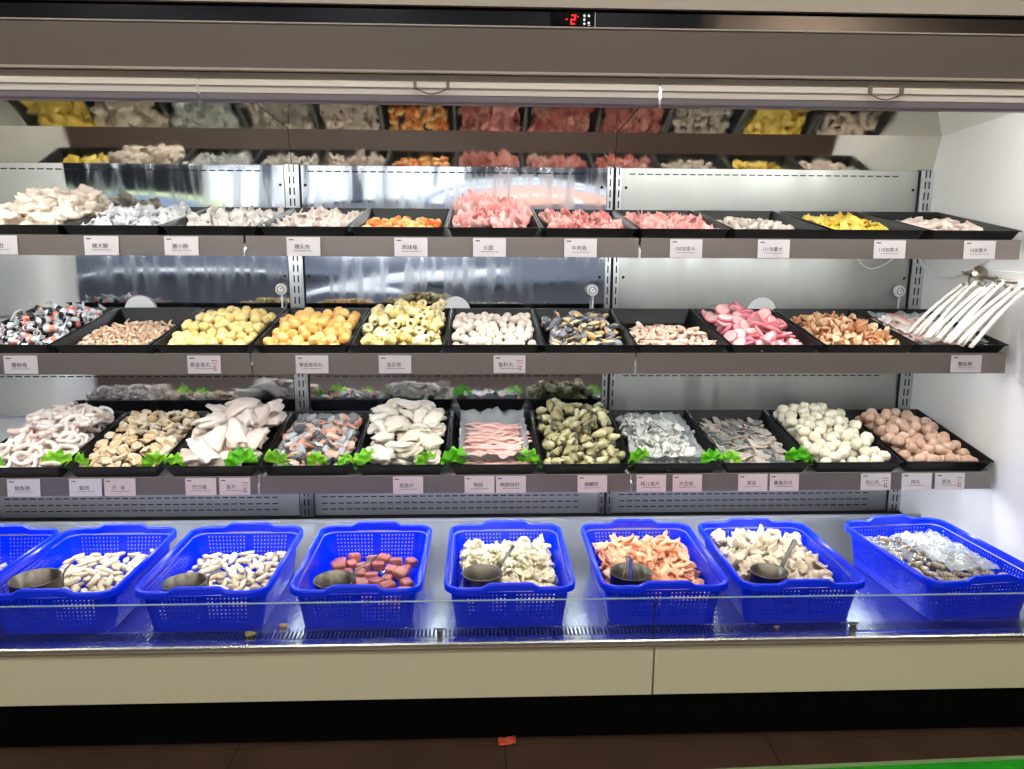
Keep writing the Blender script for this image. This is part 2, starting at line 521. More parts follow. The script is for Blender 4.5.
# temperature display on the glossy strip
disp = bpy.data.objects.new('temperature_display', None); COL.objects.link(disp); disp.parent = case; disp.matrix_local = T((.25, 2.2115 - 2.5, 2.081))
link('display_window', MB().box((-.062, -.001, -.0185), (.058, .0, .0185)).mesh('display_window', M_window), disp)
link('bezel_edge', MB().box((.058, -.002, -.0185), (.0605, 0, .0185)).mesh('bezel_edge', M_trim), disp)
M_red = emit('red_digits', (255, 30, 34), 1.6)
M_white_led = emit('white_icons', (220, 225, 230), .55)
mb = MB()
def seg7(mb, cx, cz, w, h, on, y=-.0022, t=.0032, sl=.12):
    S = {'a': (-w, h, w, h), 'b': (w, 0, w, h), 'c': (w, -h, w, 0), 'd': (-w, -h, w, -h), 'e': (-w, -h, -w, 0), 'f': (-w, 0, -w, h), 'g': (-w, 0, w, 0)}
    for k in on:
        a, b, c, d = S[k]
        mb.box((cx + min(a, c) - t / 2 + sl * (b + d) / 2, y, cz + min(b, d) - t / 2), (cx + max(a, c) + t / 2 + sl * (b + d) / 2, y + .001, cz + max(b, d) + t / 2))
seg7(mb, .0, 0, .0045, .0105, 'abged')
mb.box((-.020, -.0022, -.001), (-.015, -.0012, .0018))
mb.box((.011, -.0022, .006), (.0135, -.0012, .0085))
link('digits', mb.mesh('digits', M_red), disp)
mb = MB()
for ix, iz in ((.030, .010), (.030, 0), (.030, -.010), (.042, .010), (.042, -.008)):
    mb.lathe([(.0, 0), (.0034, 0), (.0034, .001)], 8, 0, T((ix, -.0012, iz)) @ RX(PI / 2), smooth=False)
mb.box((.040, -.0022, -.0145), (.047, -.0012, -.0132))
link('icons', mb.mesh('icons', M_white_led), disp)

# lamps of the case
M_led = emit('led_white', (250, 253, 252), LED)
M_LEDROW = {1: emit('led_white_upper', (250, 253, 252), LED * .74), 2: emit('led_white_middle', (250, 253, 252), LED * .60), 3: emit('led_white_lower', (250, 252, 255), LED * .92)}
M_ledcap = mat('led_cap', (235, 235, 230), .5)
def led(parent, x0, x1, y, z, r=.010, off=None, m=None):
    me = MB().tube([(x0, y, z), (x1, y, z)], r, 10).mesh('led_tube', m or M_led)
    o = link('led_tube', me, parent, off)
    return o
for k in range(3):
    led(case, UPX[k] + .04, UPX[k + 1] - .03, 2.285, 1.912, .012, CI)

# front glass in two panes
M_glass = clear('front_glass', (.84, .89, .92), .01, .0, .6)
M_glassedge = mat('glass_edge', (130, 150, 158), .2)
for a, b, lab in ((XL, JX - .002, 'long clear glass upstand in front of most of the blue baskets'), (JX + .002, XR, 'shorter clear glass upstand in front of the last blue baskets')):
    t = thing('front_glass', lab, 'glass panel', T((a, 1.985, .397)), 'front glass panes')
    link('pane', MB().box((0, -.003, 0), (b - a, .003, .116)).mesh('pane', M_glass), t)
    link('polished_edge', MB().box((0, -.003, .1162), (b - a, .003, .1180)).mesh('polished_edge', M_glassedge), t)
    link('polished_edge', MB().box(((b - a) - .0012 if a < 0 else -.001, -.003, 0), ((b - a) + .0002 if a < 0 else .0004, .003, .116)).mesh('polished_edge', mat('glass_edge_dark', (40, 52, 60), .2)), t)
M_clip = steel('clip_steel', (150, 140, 128), .3)
for x, lab in ((-.118, 'small steel clip holding the front glass near the ladle of frilled white pieces'), (1.065, 'small steel clip holding the front glass below the gap before the shrimp basket')):
    t = thing('glass_clip', lab, 'clip', T((x, 1.998, .397)), 'glass clips')
    link('clip_body', MB().box((-.007, -.006, 0), (.007, .006, .022)).mesh('clip_body', M_clip), t)
    mb = MB(); mb.tube([(-.016, .004, .024), (0, .0, .027), (.016, .004, .024)], .003, 6)
    link('clip_lever', mb.mesh('clip_lever', M_clip), t)

# night blinds
M_blind = mat('blind_rail_cream', (232, 226, 216), .45)
M_purple = mat('blind_bar_purple_grey', (126, 120, 130), .5)
M_clearplastic = mat('smoked_handle', (132, 128, 112), .25)
BX = (-2.007, -.757, .493, 1.743)
for k, lab in ((0, 'rolled cream night blind at the end with the squid rings'), (1, 'rolled cream night blind in the middle of the canopy'), (2, 'rolled cream night blind nearest the white end wall')):
    xa, xb = BX[k] + .004, BX[k + 1] - .004
    t = thing('night_blind', lab, 'night blind', T(((xa + xb) / 2, 2.2, 1.86)), 'night blinds under the canopy')
    w = (xb - xa) / 2
    mb = MB(); mb.prism([(.004, .022), (.036, .022), (.036, .058), (.012, .058), (.0, .052), (-.002, .040), (.004, .0385), (.004, .036)], -w, w)
    link('rail', mb.mesh('rail', M_blind), t)
    mb = MB(); mb.prism([(.010, .0), (.034, .0), (.034, .0215), (.006, .0215), (.006, .006)], -w, w)
    link('bottom_bar', mb.mesh('bottom_bar', M_purple), t)
    h = bpy.data.objects.new('handle', None); COL.objects.link(h); h.parent = t
    for s in (-1, 1):
        link('bracket', MB().box((s * .044 - .004, -.012, .036), (s * .044 + .004, -.0025, .062)).mesh('bracket', M_clearplastic), h)
    pts = [(-.042 + .084 * i / 10, -.008, .037 - .014 * math.sin(PI * i / 10)) for i in range(11)]
    link('loop', MB().tube(pts, .0022, 6).mesh('loop', M_clearplastic), h)
    if k > 0:
        for s in (-1, 1):
            pass

# ------------------------------------------------------------------ shelves with rails and tubes
TILT = math.radians(8.8)
ROWS = {1: dict(rail=(1.442, 1.505), rim=1.535, xr=1.762), 2: dict(rail=(1.064, 1.132), rim=1.159, xr=1.762), 3: dict(rail=(.658, .718), rim=.752, xr=1.762)}
M_rail = mat('rail_grey', (134, 126, 122), .34, metal=.45)
M_bracket = mat('bracket_grey', (176, 174, 180), .4)
M_shelf = mat('shelf_underside', (200, 202, 204), .4)
JN = (-1.985, -.741, .509)
NM = {1: 'top', 2: 'middle', 3: 'lowest'}
for r, R_ in ROWS.items():
    for k in range(3):
        xa = JN[k] + .004
        xb = (JN[k + 1] - .004) if k < 2 else R_['xr']
        zf = R_['rim'] - .0575
        t = thing('steel_shelf', '%s shelf section %s, with a grey price rail' % (NM[r], ('at the squid ring end', 'in the middle of the case', 'beside the white end wall')[k]), 'shelf', T(((xa + xb) / 2, 2.49, zf)), 'case shelves')
        w = (xb - xa) / 2
        c, s = math.cos(TILT), math.sin(TILT)
        mb = MB(); L = .575
        mb.prism([(.008, -.003), (.008 + .003, -.012), (L * c, L * s - .012), (L * c, L * s - .003)], -w, w)
        link('shelf_plate', mb.mesh('shelf_plate', M_shelf), t)
        z0, z1 = R_['rail'][0] - zf, R_['rail'][1] - zf
        mb = MB(); mb.prism([(-.006, z0), (.004, z0), (.004, z1), (-.004, z1)], -w, w)
        link('price_rail', mb.mesh('price_rail', M_rail), t)
        for sx in (-w + .012, w - .015):
            mb = MB(); mb.prism([(.10, -.004), (.585, -.03), (.585, .076), (.10, .0015)], sx, sx + .003)
            link('bracket', mb.mesh('bracket', M_bracket), t)
        if k == 2 and r == 3:
            mb = MB(); mb.prism([(.004, z0), (.14, z0 - .05), (.22, z0 - .045), (.22, .02), (.004, z1)], w + .003, w + .007)
            link('end_bracket', mb.mesh('end_bracket', M_bracket), t)
        led(t, -w + .03, w - (.03 if k < 2 else .10), .022, z0 + .013, .008, m=M_LEDROW[r])

# ------------------------------------------------------------------ black trays
M_tray = mat('black_tray_plastic', (11, 12, 15), .45, spec=.3)
TW, TL, TH = .155, .50, .055
def tray_mesh():
    mb = MB()
    def ring(hx, y0, y1, z, rad):
        pts = []
        for cx, cy, a0 in ((hx - rad, y1 - rad, 0), (-hx + rad, y1 - rad, 90), (-hx + rad, y0 + rad, 180), (hx - rad, y0 + rad, 270)):
            for i in range(4):
                a = math.radians(a0 + 30 * i)
                pts.append((cx + rad * math.cos(a), cy + rad * math.sin(a), z))
        return pts
    rings = [ring(TW - .026, .026, TL - .026, .0, .006), ring(TW - .006, .006, TL - .006, TH - .004, .006), ring(TW, 0, TL, TH - .003, .006), ring(TW, 0, TL, TH, .006),
             ring(TW - .005, .005, TL - .005, TH, .006), ring(TW - .0285, .0285, TL - .0285, .0025, .006)]
    n = 16
    vs = [p for q in rings for p in q]
    fs = []
    for k in range(len(rings) - 1):
        for i in range(n):
            j = (i + 1) % n
            fs.append((k * n + i, k * n + j, (k + 1) * n + j, (k + 1) * n + i))
    fs.append(tuple(range(n))[::-1]); fs.append(tuple(range((len(rings) - 1) * n, len(rings) * n)))
    mb.add(vs, fs)
    return mb.mesh('food_tray', M_tray)
TRAY = tray_mesh()

R1X = [-1.93, -1.62, -1.312, -1.004, -.701, -.42, -.110, .192, .507, .806, 1.131, 1.466, 1.773]
R2X = [-1.695, -1.379, -1.062, -.742, -.427, -.113, .199, .511, .825, 1.141, 1.462, 1.776]
R3X = [-1.70, -1.384, -1.062, -.742, -.431, -.115, .202, .511, .825, 1.141, 1.462, 1.780]

def tray_matrix(r, i):
    X = (R1X, R2X, R3X)[r - 1]
    xc = (X[i] + X[i + 1]) / 2
    return T((xc, 2.503, ROWS[r]['rim'] - TH)) @ RX(TILT)

# ------------------------------------------------------------------ packing
def pack(rng, kinds, n, box, hm, z0=.004, tilt=.5, cand=26, yaw=(0, 2 * PI), shrink=.86, limit=1.12, flip=True, scl=(.88, 1.12), roll=None, walls=None, obst=None):
    """drop pieces one by one at the lowest of several spots; kinds: list of (mesh, spheres[m,4])"""
    sph = np.zeros((0, 4)) if obst is None else np.array(obst, dtype=float); out = []
    x0, x1, y0, y1 = box
    for it in range(n):
        k = rng.randrange(len(kinds))
        S0 = kinds[k][1]
        sc = rng.uniform(*scl)
        best = None
        for tr in range(3):
            yw = rng.uniform(*yaw)
            rr = rng.uniform(-tilt, tilt) if roll is None else rng.uniform(*roll)
            pt = rng.uniform(-tilt, tilt)
            E = (RZ(yw) @ RX(rr) @ RY(pt)).to_3x3()
            if flip and rng.random() < .5:
                E = E @ Matrix.Rotation(PI, 3, 'X')
            Rn = np.array(E)
            C = S0[:, :3] @ Rn.T * sc; rad = S0[:, 3] * sc
            ex = (C[:, 0] - rad).min(), (C[:, 0] + rad).max(); ey = (C[:, 1] - rad).min(), (C[:, 1] + rad).max()
            ax, bx = x0 - ex[0], x1 - ex[1]; ay, by = y0 - ey[0], y1 - ey[1]
            if ax > bx: ax = bx = (ax + bx) / 2
            if ay > by: ay = by = (ay + by) / 2
            q = np.array([(rng.uniform(ax, bx), rng.uniform(ay, by)) for _ in range(cand // 3)])
            zf = (rad - C[:, 2]).max() + z0
            z = np.full(len(q), zf)
            if walls is not None:      # sloping tray sides lift what lies against them
                wx0, wx1, wy0, wy1, wd, wh = walls
                gap = np.minimum(np.minimum(q[:, 0] + ex[0] - wx0, wx1 - q[:, 0] - ex[1]), np.minimum(q[:, 1] + ey[0] - wy0, wy1 - q[:, 1] - ey[1]))
                z = z + np.clip((wd - gap) / wd, 0, 1.2) * wh * .55
            if len(sph):
                # [cand, m, N]
                dx = q[:, None, None, 0] + C[None, :, None, 0] - sph[None, None, :, 0]
                dy = q[:, None, None, 1] + C[None, :, None, 1] - sph[None, None, :, 1]
                rs = (rad[None, :, None] + sph[None, None, :, 3]) * shrink
                d2 = rs ** 2 - dx * dx - dy * dy
                zz = np.where(d2 > 0, sph[None, None, :, 2] + np.sqrt(np.maximum(d2, 0)) - C[None, :, None, 2], -1)
                z = np.maximum(z, zz.max(axis=(1, 2)))
            for c in range(len(q)):
                h = hm((q[c, 0] - x0) / (x1 - x0) * 2 - 1, (q[c, 1] - y0) / (y1 - y0) * 2 - 1)
                cost = (z[c] + rad.mean() * .5) / max(h, .004)
                if best is None or cost < best[0]:
                    best = (cost, q[c, 0], q[c, 1], z[c], E, sc, C, rad)
        if best[0] > limit:
            continue
        _, qx, qy, qz, E, sc, C, rad = best
        sph = np.vstack([sph, np.column_stack([C + np.array([qx, qy, qz]), rad])])
        out.append((k, T((qx, qy, qz)) @ E.to_4x4() @ Matrix.Scale(sc, 4)))
    return out

def mound(hc, he, px=0.0, py=0.0, pw=2.2):
    """hc in the middle falling to he at the edges; centre at (px,py) in -1..1"""
    def f(u, v):
        d = (abs(u - px) ** pw + abs(v - py) ** pw) ** (1 / pw)
        return he + (hc - he) * max(0.0, 1 - min(d, 1.25) ** 1.6 / 1.6)
    return f

REC = []
def fill(root_M, kinds, n, box, hm, name, label, cat, group, seed, keep=False, **kw):
    rng = random.Random(seed)
    for k, M in pack(rng, kinds, n, box, hm, **kw):
        W = root_M @ M
        S0 = kinds[k][1]
        P = np.array(W.to_3x3()) @ S0[:, :3].T
        sp = np.column_stack([P.T + np.array(W.translation), S0[:, 3] * W.to_scale()[0]])
        REC.append((kinds[k], W, name, label, cat, group, sp, keep))
    return 0

def settle():
    """leave out the pieces buried where nothing of them shows, then make the objects"""
    views = [((0, 0, 1.5), None), ((-.6, .1, 1.5), None), ((.6, .1, 1.5), None), ((0, .1, 1.8), None), ((0, 1.0, 2.5), -.9)]
    seen = np.zeros(len(REC), dtype=int)
    W_, H_ = 1400, 1000
    for pos, pitch in views:
        if pitch is None:
            R_, U_, F_ = np.array(rt), np.array(up), np.array(fw); f_ = 769.0
        else:
            c, s_ = math.cos(pitch), math.sin(pitch)
            R_, U_, F_ = np.array((1, 0, 0)), np.array((0, -s_, c)), np.array((0, c, s_)); f_ = 560.0
        zb = np.full((H_, W_), 1e9); ib = np.full((H_, W_), -1, dtype=int)
        for n, rec in enumerate(REC):
            if pitch is not None and rec[6][0, 2] < 1.4:      # only the top shelf shows from above, in the duct mirror
                continue
            d = rec[6][:, :3] - np.array(pos)
            z = d @ F_; X = W_ / 2 + f_ * (d @ R_) / z; Y = H_ / 2 - f_ * (d @ U_) / z; rr = f_ * rec[6][:, 3] / z
            for x, y, zz, r in zip(X, Y, z, rr):
                if zz < .2 or x < -r or y < -r or x > W_ + r or y > H_ + r:
                    continue
                x0, x1, y0, y1 = max(0, int(x - r)), min(W_, int(x + r) + 2), max(0, int(y - r)), min(H_, int(y + r) + 2)
                if x0 >= x1 or y0 >= y1:
                    continue
                gx = np.arange(x0, x1) - x; gy = (np.arange(y0, y1) - y)[:, None]
                q = r * r - gx * gx - gy * gy
                dep = zz - np.sqrt(np.maximum(q, 0)) * zz / f_
                m = (q > 0) & (dep < zb[y0:y1, x0:x1])
                zb[y0:y1, x0:x1][m] = dep[m]; ib[y0:y1, x0:x1][m] = n
        cnt = np.bincount(ib[ib >= 0], minlength=len(REC))
        seen = np.maximum(seen, cnt)
    made = 0
    for n, (kind, W, name, label, cat, group, sp, keep) in enumerate(REC):
        own = PI * (769 * sp[:, 3].max() / max(sp[0, 1], .5)) ** 2 * (1 + .5 * (len(sp) - 1) ** .6)
        if seen[n] < min(22, .38 * own) and not (keep and seen[n] > 0):
            continue
        o = bpy.data.objects.new(name, kind[0])
        COL.objects.link(o)
        o.matrix_world = W
        tag(o, label, cat, group)
        made += 1
        for pn, pm in (kind[2] if len(kind) > 2 else ()):
            c = bpy.data.objects.new(pn, pm); COL.objects.link(c); c.parent = o
    return made

def sphs(*a):
    return np.array(a, dtype=float)

def line_sph(L, r, n):
    return np.array([(x, 0, 0, r) for x in np.linspace(-L, L, n)])
def plate_sph(a, b, r, nx=3, ny=2):
    return np.array([(x, y, 0, r) for x in np.linspace(-a, a, nx) for y in np.linspace(-b, b, ny)])

# ------------------------------------------------------------------ food kinds
def k_ball(m, r, amp, nv=3, freq=2.2, name='ball'):
    return [(MB().blob(r, r, r * .95, s + 1, amp, freq, sub=3).mesh(name, m), sphs((0, 0, 0, r * 1.0))) for s in range(nv)]
def k_lump(m, rx, ry, rz, amp, nv=4, freq=1.4, pw=2.4, sub=2, name='lump', bend=0.0):
    out = []
    for s in range(nv):
        def fn(q, b=bend * (1 + .3 * s)):
            return Vector((q.x, q.y, q.z + b * (q.x / rx) ** 2 * rz))
        n = max(1, round(rx / max(rz, 1e-4)))
        if rx / ry > 1.6 or n < 2:
            sp = line_sph(rx - rz, (ry + rz) / 2, max(2, min(4, n)))
        else:
            sp = plate_sph(rx - rz, ry - rz, rz, 3, 2) if rx > rz * 1.2 else sphs((0, 0, 0, (rx + rz) / 2))
        out.append((MB().blob(rx, ry, rz, s * 3 + 2, amp, freq, pw, sub, fn=fn).mesh(name, m), sp))
    return out
def k_sheet(m, a, b, th, curl, wob, nv=4, seed=0, nu=8, nw=5, rim=None, mats_=None, name='slice', taper=0.0, fold=0.0, spike=0.0, back=None):
    out = []
    for s in range(nv):
        rng = random.Random(seed * 17 + s)
        cu = curl * rng.uniform(.6, 1.3); tw = rng.uniform(-.5, .5); off = Vector((rng.random() * 50, rng.random() * 50, 0))
        def fn(u, v):
            bb = b * (1 - taper * (u * .5 + .5)) * (1 - .36 * u ** 4)
            aa = a * (1 - .28 * v * v)
            x, y = u * aa, v * bb
            z = cu * a * (u * u - .4) + wob * noise.noise(Vector((u * 1.4, v * 1.4, 0)) + off) + tw * b * u * v * .8
            x += .25 * wob * noise.noise(Vector((u * 2, v * 2, 5)) + off); y += .35 * wob * noise.noise(Vector((u * 2, v * 2, 9)) + off)
            if spike:
                z += spike * noise.noise(Vector((u * 4, v * 4, 3)) + off)
                if abs(u) == 1 or abs(v) == 1:
                    k = 1 + spike * 9 * noise.noise(Vector((u * 7, v * 7, 1)) + off)
                    x *= k; y *= k
            if fold:
                a2 = fold * u * 1.5
                R0 = a / max(fold * 1.5, .01)
                x = math.sin(a2) * R0 * .8; z += (1 - math.cos(a2)) * R0
            return (x, y, z)
        mb = MB().sheet(nu, nw, fn, th, 0, rim, back)
        P = np.array([fn(u, v) for u in (-.8, -.27, .27, .8) for v in (-.6, .6)])
        me = mb.mesh(name, mats_ or m)
        sp = np.column_stack([P, np.full(len(P), max(th * .75, min(a, b) * .20))])
        out.append((me, sp))
    return out
def k_curl(m, R, r, arc, nv=3, stripes=None, mats_=None, tail=True, name='shrimp', seg=8, n=12, flat=1.0):
    """curled tapering body with an optional tail fan"""
    out = []
    for s in range(nv):
        rng = random.Random(s + 5)
        a_ = arc * rng.uniform(.85, 1.15); Rr = R * rng.uniform(.9, 1.1)
        pts = []; rad = []; mis = []
        for i in range(n):
            t = i / (n - 1); a = -a_ / 2 + a_ * t
            pts.append((math.cos(a) * Rr - Rr * .5, math.sin(a) * Rr, .12 * Rr * math.sin(t * 4 + s)))
            rad.append(r * (1.0 if t < .3 else 1 - (t - .3) * 1.0) * (.45 if i == 0 else 1))
            mis.append((stripes if i % 2 else 0) if stripes else 0)
        mb = MB().tube(pts, rad, seg, mis=mis[:-1] + [mis[-1]], flat=flat)
        if tail:
            p = Vector(pts[-1]); d = (Vector(pts[-1]) - Vector(pts[-2])).normalized(); sd = Vector((0, 0, 1)).cross(d)
            for q in (-.5, .5):
                e = (d + sd * q).normalized()
                mb.tube([p, p + e * r * 1.2, p + e * r * 2.2], [r * .3, r * .55, r * .1], 6, mi=(stripes or 0), flat=.35)
        sp = np.array([(*p, max(rr, r * .45)) for p, rr in list(zip(pts, rad))[1::3]])
        out.append((mb.mesh(name, mats_ or m), sp))
    return out

# meat and seafood colours
F = {}
F['yellow'] = mat('yellow_slice', (226, 188, 60), .4, c2=(240, 214, 110), scale=60, rand=.6, contrast=.5)
F['beige'] = mat('beige_chunk', (222, 204, 186), .45, c2=(236, 222, 208), scale=40, rand=.5, bump=.3)
F['tripe'] = mat('grey_white_tripe', (206, 208, 210), .35, c2=(232, 234, 234), scale=80, rand=.5, bump=.4)
F['palegrey'] = mat('pale_grey_piece', (206, 200, 196), .4, c2=(232, 220, 212), scale=60, rand=.5, bump=.3)
F['palepink'] = mat('pale_pink_piece', (226, 206, 198), .4, c2=(240, 228, 220), scale=60, rand=.6, bump=.3)
F['orange_roll'] = mat('orange_roll', (222, 96, 34), .4, c2=(246, 196, 110), scale=70, rand=.5, contrast=.3)
F['roll_end'] = mat('roll_cream', (246, 214, 158), .4, c2=(236, 170, 60), scale=80, rand=.5)
F['ham'] = mat('pink_ham', (232, 158, 156), .38, c2=(244, 196, 190), scale=30, rand=.5, contrast=.5)
F['hamrim'] = mat('ham_rim', (214, 124, 122), .4)
F['bacon'] = mat('red_pink_meat', (208, 104, 106), .4, c2=(240, 200, 190), scale=55, rand=.3, contrast=.28)
F['bacon2'] = mat('rose_meat', (214, 124, 122), .4, c2=(240, 190, 182), scale=55, rand=.3, contrast=.3)
F['taupe'] = mat('taupe_lump', (196, 182, 170), .5, c2=(222, 212, 202), scale=90, rand=.5, bump=.3)
F['palelump'] = mat('pale_lump', (222, 200, 188), .45, c2=(238, 224, 214), scale=50, rand=.5)
F['film_white'] = mat('wrap_film_white', (226, 228, 232), .16, c2=(196, 200, 206), scale=60, coat=.5)
F['film_black'] = mat('wrap_band_black', (28, 28, 34), .18, coat=.5)
F['film_red'] = mat('wrap_roll_red', (214, 92, 70), .25, c2=(236, 160, 140), scale=40, coat=.5)
F['tinyshrimp'] = mat('tiny_shrimp_meat', (206, 166, 136), .4, c2=(232, 206, 184), scale=120, rand=.6)
F['yball'] = mat('yellow_fish_ball', (226, 198, 122), .42, c2=(238, 216, 156), scale=60, rand=.5, bump=.25)
F['oball'] = mat('orange_fish_ball', (238, 178, 92), .45, c2=(246, 206, 138), scale=50, rand=.5, bump=.3)
F['ring'] = mat('tofu_ring', (230, 202, 122), .45, c2=(246, 236, 192), scale=70, rand=.5, bump=.6, bscale=90)
F['ringin'] = mat('tofu_ring_core', (242, 232, 204), .5)
F['greyball'] = mat('grey_beige_ball', (216, 200, 184), .45, c2=(232, 222, 210), scale=70, rand=.4, bump=.2)
F['shell'] = mat('mussel_shell', (34, 38, 52), .22, c2=(150, 156, 166), scale=35, rand=.3, contrast=.4, coat=.4)
F['shellin'] = mat('mussel_nacre', (214, 218, 224), .22, c2=(150, 156, 170), scale=30)
F['mussel'] = mat('mussel_meat', (240, 218, 168), .4, c2=(232, 176, 104), scale=40, rand=1.0)
F['prawn'] = mat('cooked_prawn', (248, 234, 222), .35, c2=(244, 214, 196), scale=60, rand=.5)
F['prawnband'] = mat('prawn_band', (242, 204, 180), .38, c2=(238, 176, 144), scale=60, rand=.5)
F['cakewhite'] = mat('fish_cake_face', (240, 214, 206), .4, c2=(236, 176, 176), scale=60, rand=.5)
F['cakepink'] = mat('fish_cake_rim', (222, 110, 130), .4, c2=(234, 150, 162), scale=40)
F['brown'] = mat('brown_meat', (176, 116, 78), .4, c2=(226, 188, 150), scale=45, rand=.6, contrast=.4)
F['stick'] = mat('crab_stick_white', (244, 236, 228), .4)
F['stickred'] = mat('crab_stick_red', (222, 120, 104), .4, c2=(240, 170, 156), scale=60)
F['squid'] = mat('squid_white', (240, 228, 218), .34, c2=(246, 240, 234), scale=30, rand=.4)
F['squidskin'] = mat('squid_skin', (206, 160, 156), .4, c2=(236, 214, 208), scale=30)
F['clam'] = mat('clam_meat', (240, 228, 206), .36, c2=(212, 182, 140), scale=55, rand=.6, contrast=.5)
F['fillet'] = mat('pale_fillet', (244, 236, 228), .34, c2=(234, 212, 200), scale=16, rand=.5, contrast=.7)
F['salmon'] = mat('salmon_flesh', (222, 152, 122), .35, c2=(232, 190, 168), scale=50, rand=.4)
F['skin'] = mat('silver_skin', (96, 102, 112), .3, c2=(196, 200, 204), scale=40, rand=.7, contrast=.4, coat=.2)
F['scallop'] = mat('white_fish_slice', (240, 234, 222), .33, c2=(226, 214, 196), scale=20, rand=.5)
F['pinkstrip'] = mat('pink_strip', (240, 186, 178), .32, c2=(250, 214, 206), scale=40, rand=.5)
F['whelk'] = mat('whelk_meat', (206, 200, 158), .35, c2=(150, 142, 100), scale=45, rand=.6, contrast=.5)
F['whelkdark'] = mat('whelk_dark', (58, 60, 50), .35, c2=(96, 94, 74), scale=60)
F['oyster'] = mat('white_flake', (236, 236, 230), .32, c2=(214, 216, 212), scale=30, rand=.4)
F['oysterrim'] = mat('dark_frill', (72, 74, 78), .4, c2=(130, 130, 130), scale=60)
F['fishskin'] = mat('grey_fish_skin', (92, 100, 106), .3, c2=(190, 184, 174), scale=35, rand=.8, contrast=.5, coat=.2)
F['fishskinrim'] = mat('pale_flesh_edge', (204, 180, 164), .4)
F['creamball'] = mat('cream_ball', (226, 218, 194), .42, c2=(238, 232, 214), scale=60, rand=.4, bump=.35)
F['brownball'] = mat('pink_brown_ball', (202, 164, 142), .45, c2=(220, 188, 168), scale=70, rand=.5, bump=.3)
F['razor'] = mat('white_clam_foot', (218, 210, 186), .35, c2=(190, 174, 144), scale=60, rand=.5, contrast=.6)
F['cube'] = mat('blood_curd', (140, 74, 66), .34, c2=(166, 100, 88), scale=40, rand=.5)
F['frill'] = mat('frilled_white', (204, 194, 160), .36, c2=(228, 220, 194), scale=60, rand=.6)
F['peach'] = mat('peach_strip', (226, 148, 108), .34, c2=(244, 196, 160), scale=40, rand=.7, contrast=.5)
F['whitefrill'] = mat('white_squid_flower', (224, 214, 194), .36, c2=(204, 186, 158), scale=60, rand=.6)
F['greyshrimp'] = mat('raw_grey_shrimp', (196, 184, 162), .22, c2=(126, 116, 100), scale=60, rand=.8, coat=.4)
F['greyshrimp2'] = mat('raw_shrimp_band', (190, 178, 156), .22, c2=(128, 118, 102), scale=60, coat=.4)
F['small'] = mat('grey_small_clam', (176, 172, 160), .4, c2=(120, 116, 108), scale=60, rand=.8)
M_leaf = mat('lettuce_leaf', (78, 184, 22), .4, c2=(150, 226, 56), scale=40, rand=.5)
M_ice = clear('ice_chip', (.93, .96, .98), .08, .10, 1.0, milk=.22)
M_bag = clear('plastic_bag', (.92, .95, .97), .10, .10, .9, milk=.30)
M_bagclear = clear('clear_bag', (.95, .97, .98), .3, .06, .5, milk=.16)

def k_wrap():
    out = []
    for s in range(4):
        rng = random.Random(s + 40)
        L, r = .030, .0115
        pts = [(-L * 1.75, 0, 0), (-L * 1.45, 0, 0), (-L * 1.12, 0, 0), (-L, 0, 0), (-L * .85, 0, 0), (-L * .3, 0, 0), (L * .3, 0, 0), (L * .85, 0, 0), (L, 0, 0), (L * 1.12, 0, 0), (L * 1.45, 0, 0), (L * 1.75, 0, 0)]
        rad = [r * 1.25, r * .8, r * .28, r * .7, r, r * 1.04, r * 1.04, r, r * .7, r * .28, r * .8, r * 1.25]
        mid = [(1, 2, 1), (2, 0, 1), (1, 0, 2), (0, 1, 0)][s]
        mis = [0, 0, 1 if s % 2 else 0, 0, mid[0], mid[1], mid[2], 0, 0, 0, 0, 0]
        mb = MB().tube(pts, rad, 10, mis=mis)
        # flatten and twist the film ends
        for i, v in enumerate(mb.v):
            x, y, z = v
            if abs(x) > L * 1.05:
                k = (abs(x) - L * 1.05) / (L * .7); z *= 1 - .8 * min(k * 2, 1); y *= 1 + .25 * k
                a = rng.uniform(.5, .9) * (1 if x > 0 else -1)
                y, z = y * math.cos(a) - z * math.sin(a), y * math.sin(a) + z * math.cos(a)
                mb.v[i] = (x, y + rng.uniform(-.001, .001), z + rng.uniform(-.001, .001))
        out.append((mb.mesh('wrapped_crab_roll', [F['film_white'], F['film_black'], F['film_red']]), np.vstack([line_sph(L * .85, r * 1.0, 4), sphs((-L * 1.6, 0, 0, r * .6), (L * 1.6, 0, 0, r * .6))])))
    return out
def k_ringroll(ro, ri, L, m, mcore, name='tofu_ring', nv=3):
    out = []
    for s in range(nv):
        prof = [(ri, -L), (ro * .86, -L * 1.02), (ro, -L * .8), (ro * .95, -L * .25), (ro * 1.02, L * .2), (ro, L * .8), (ro * .86, L * 1.02), (ri, L)]
        mb = MB().lathe(prof, 16, 0)
        mb.lathe([(ri, L), (ri, -L)], 16, 1)
        for i, v in enumerate(mb.v):
            k = 1 + .10 * noise.noise(Vector(v) * 60 + Vector((s * 9, 0, 0)))
            mb.v[i] = (v[0] * k, v[1] * k, v[2])
        M = RY(PI / 2)
        mb.v = [tuple(M @ Vector(v)) for v in mb.v]
        out.append((mb.mesh(name, [m, mcore]), line_sph(L * .6, ro, 2)))
    return out
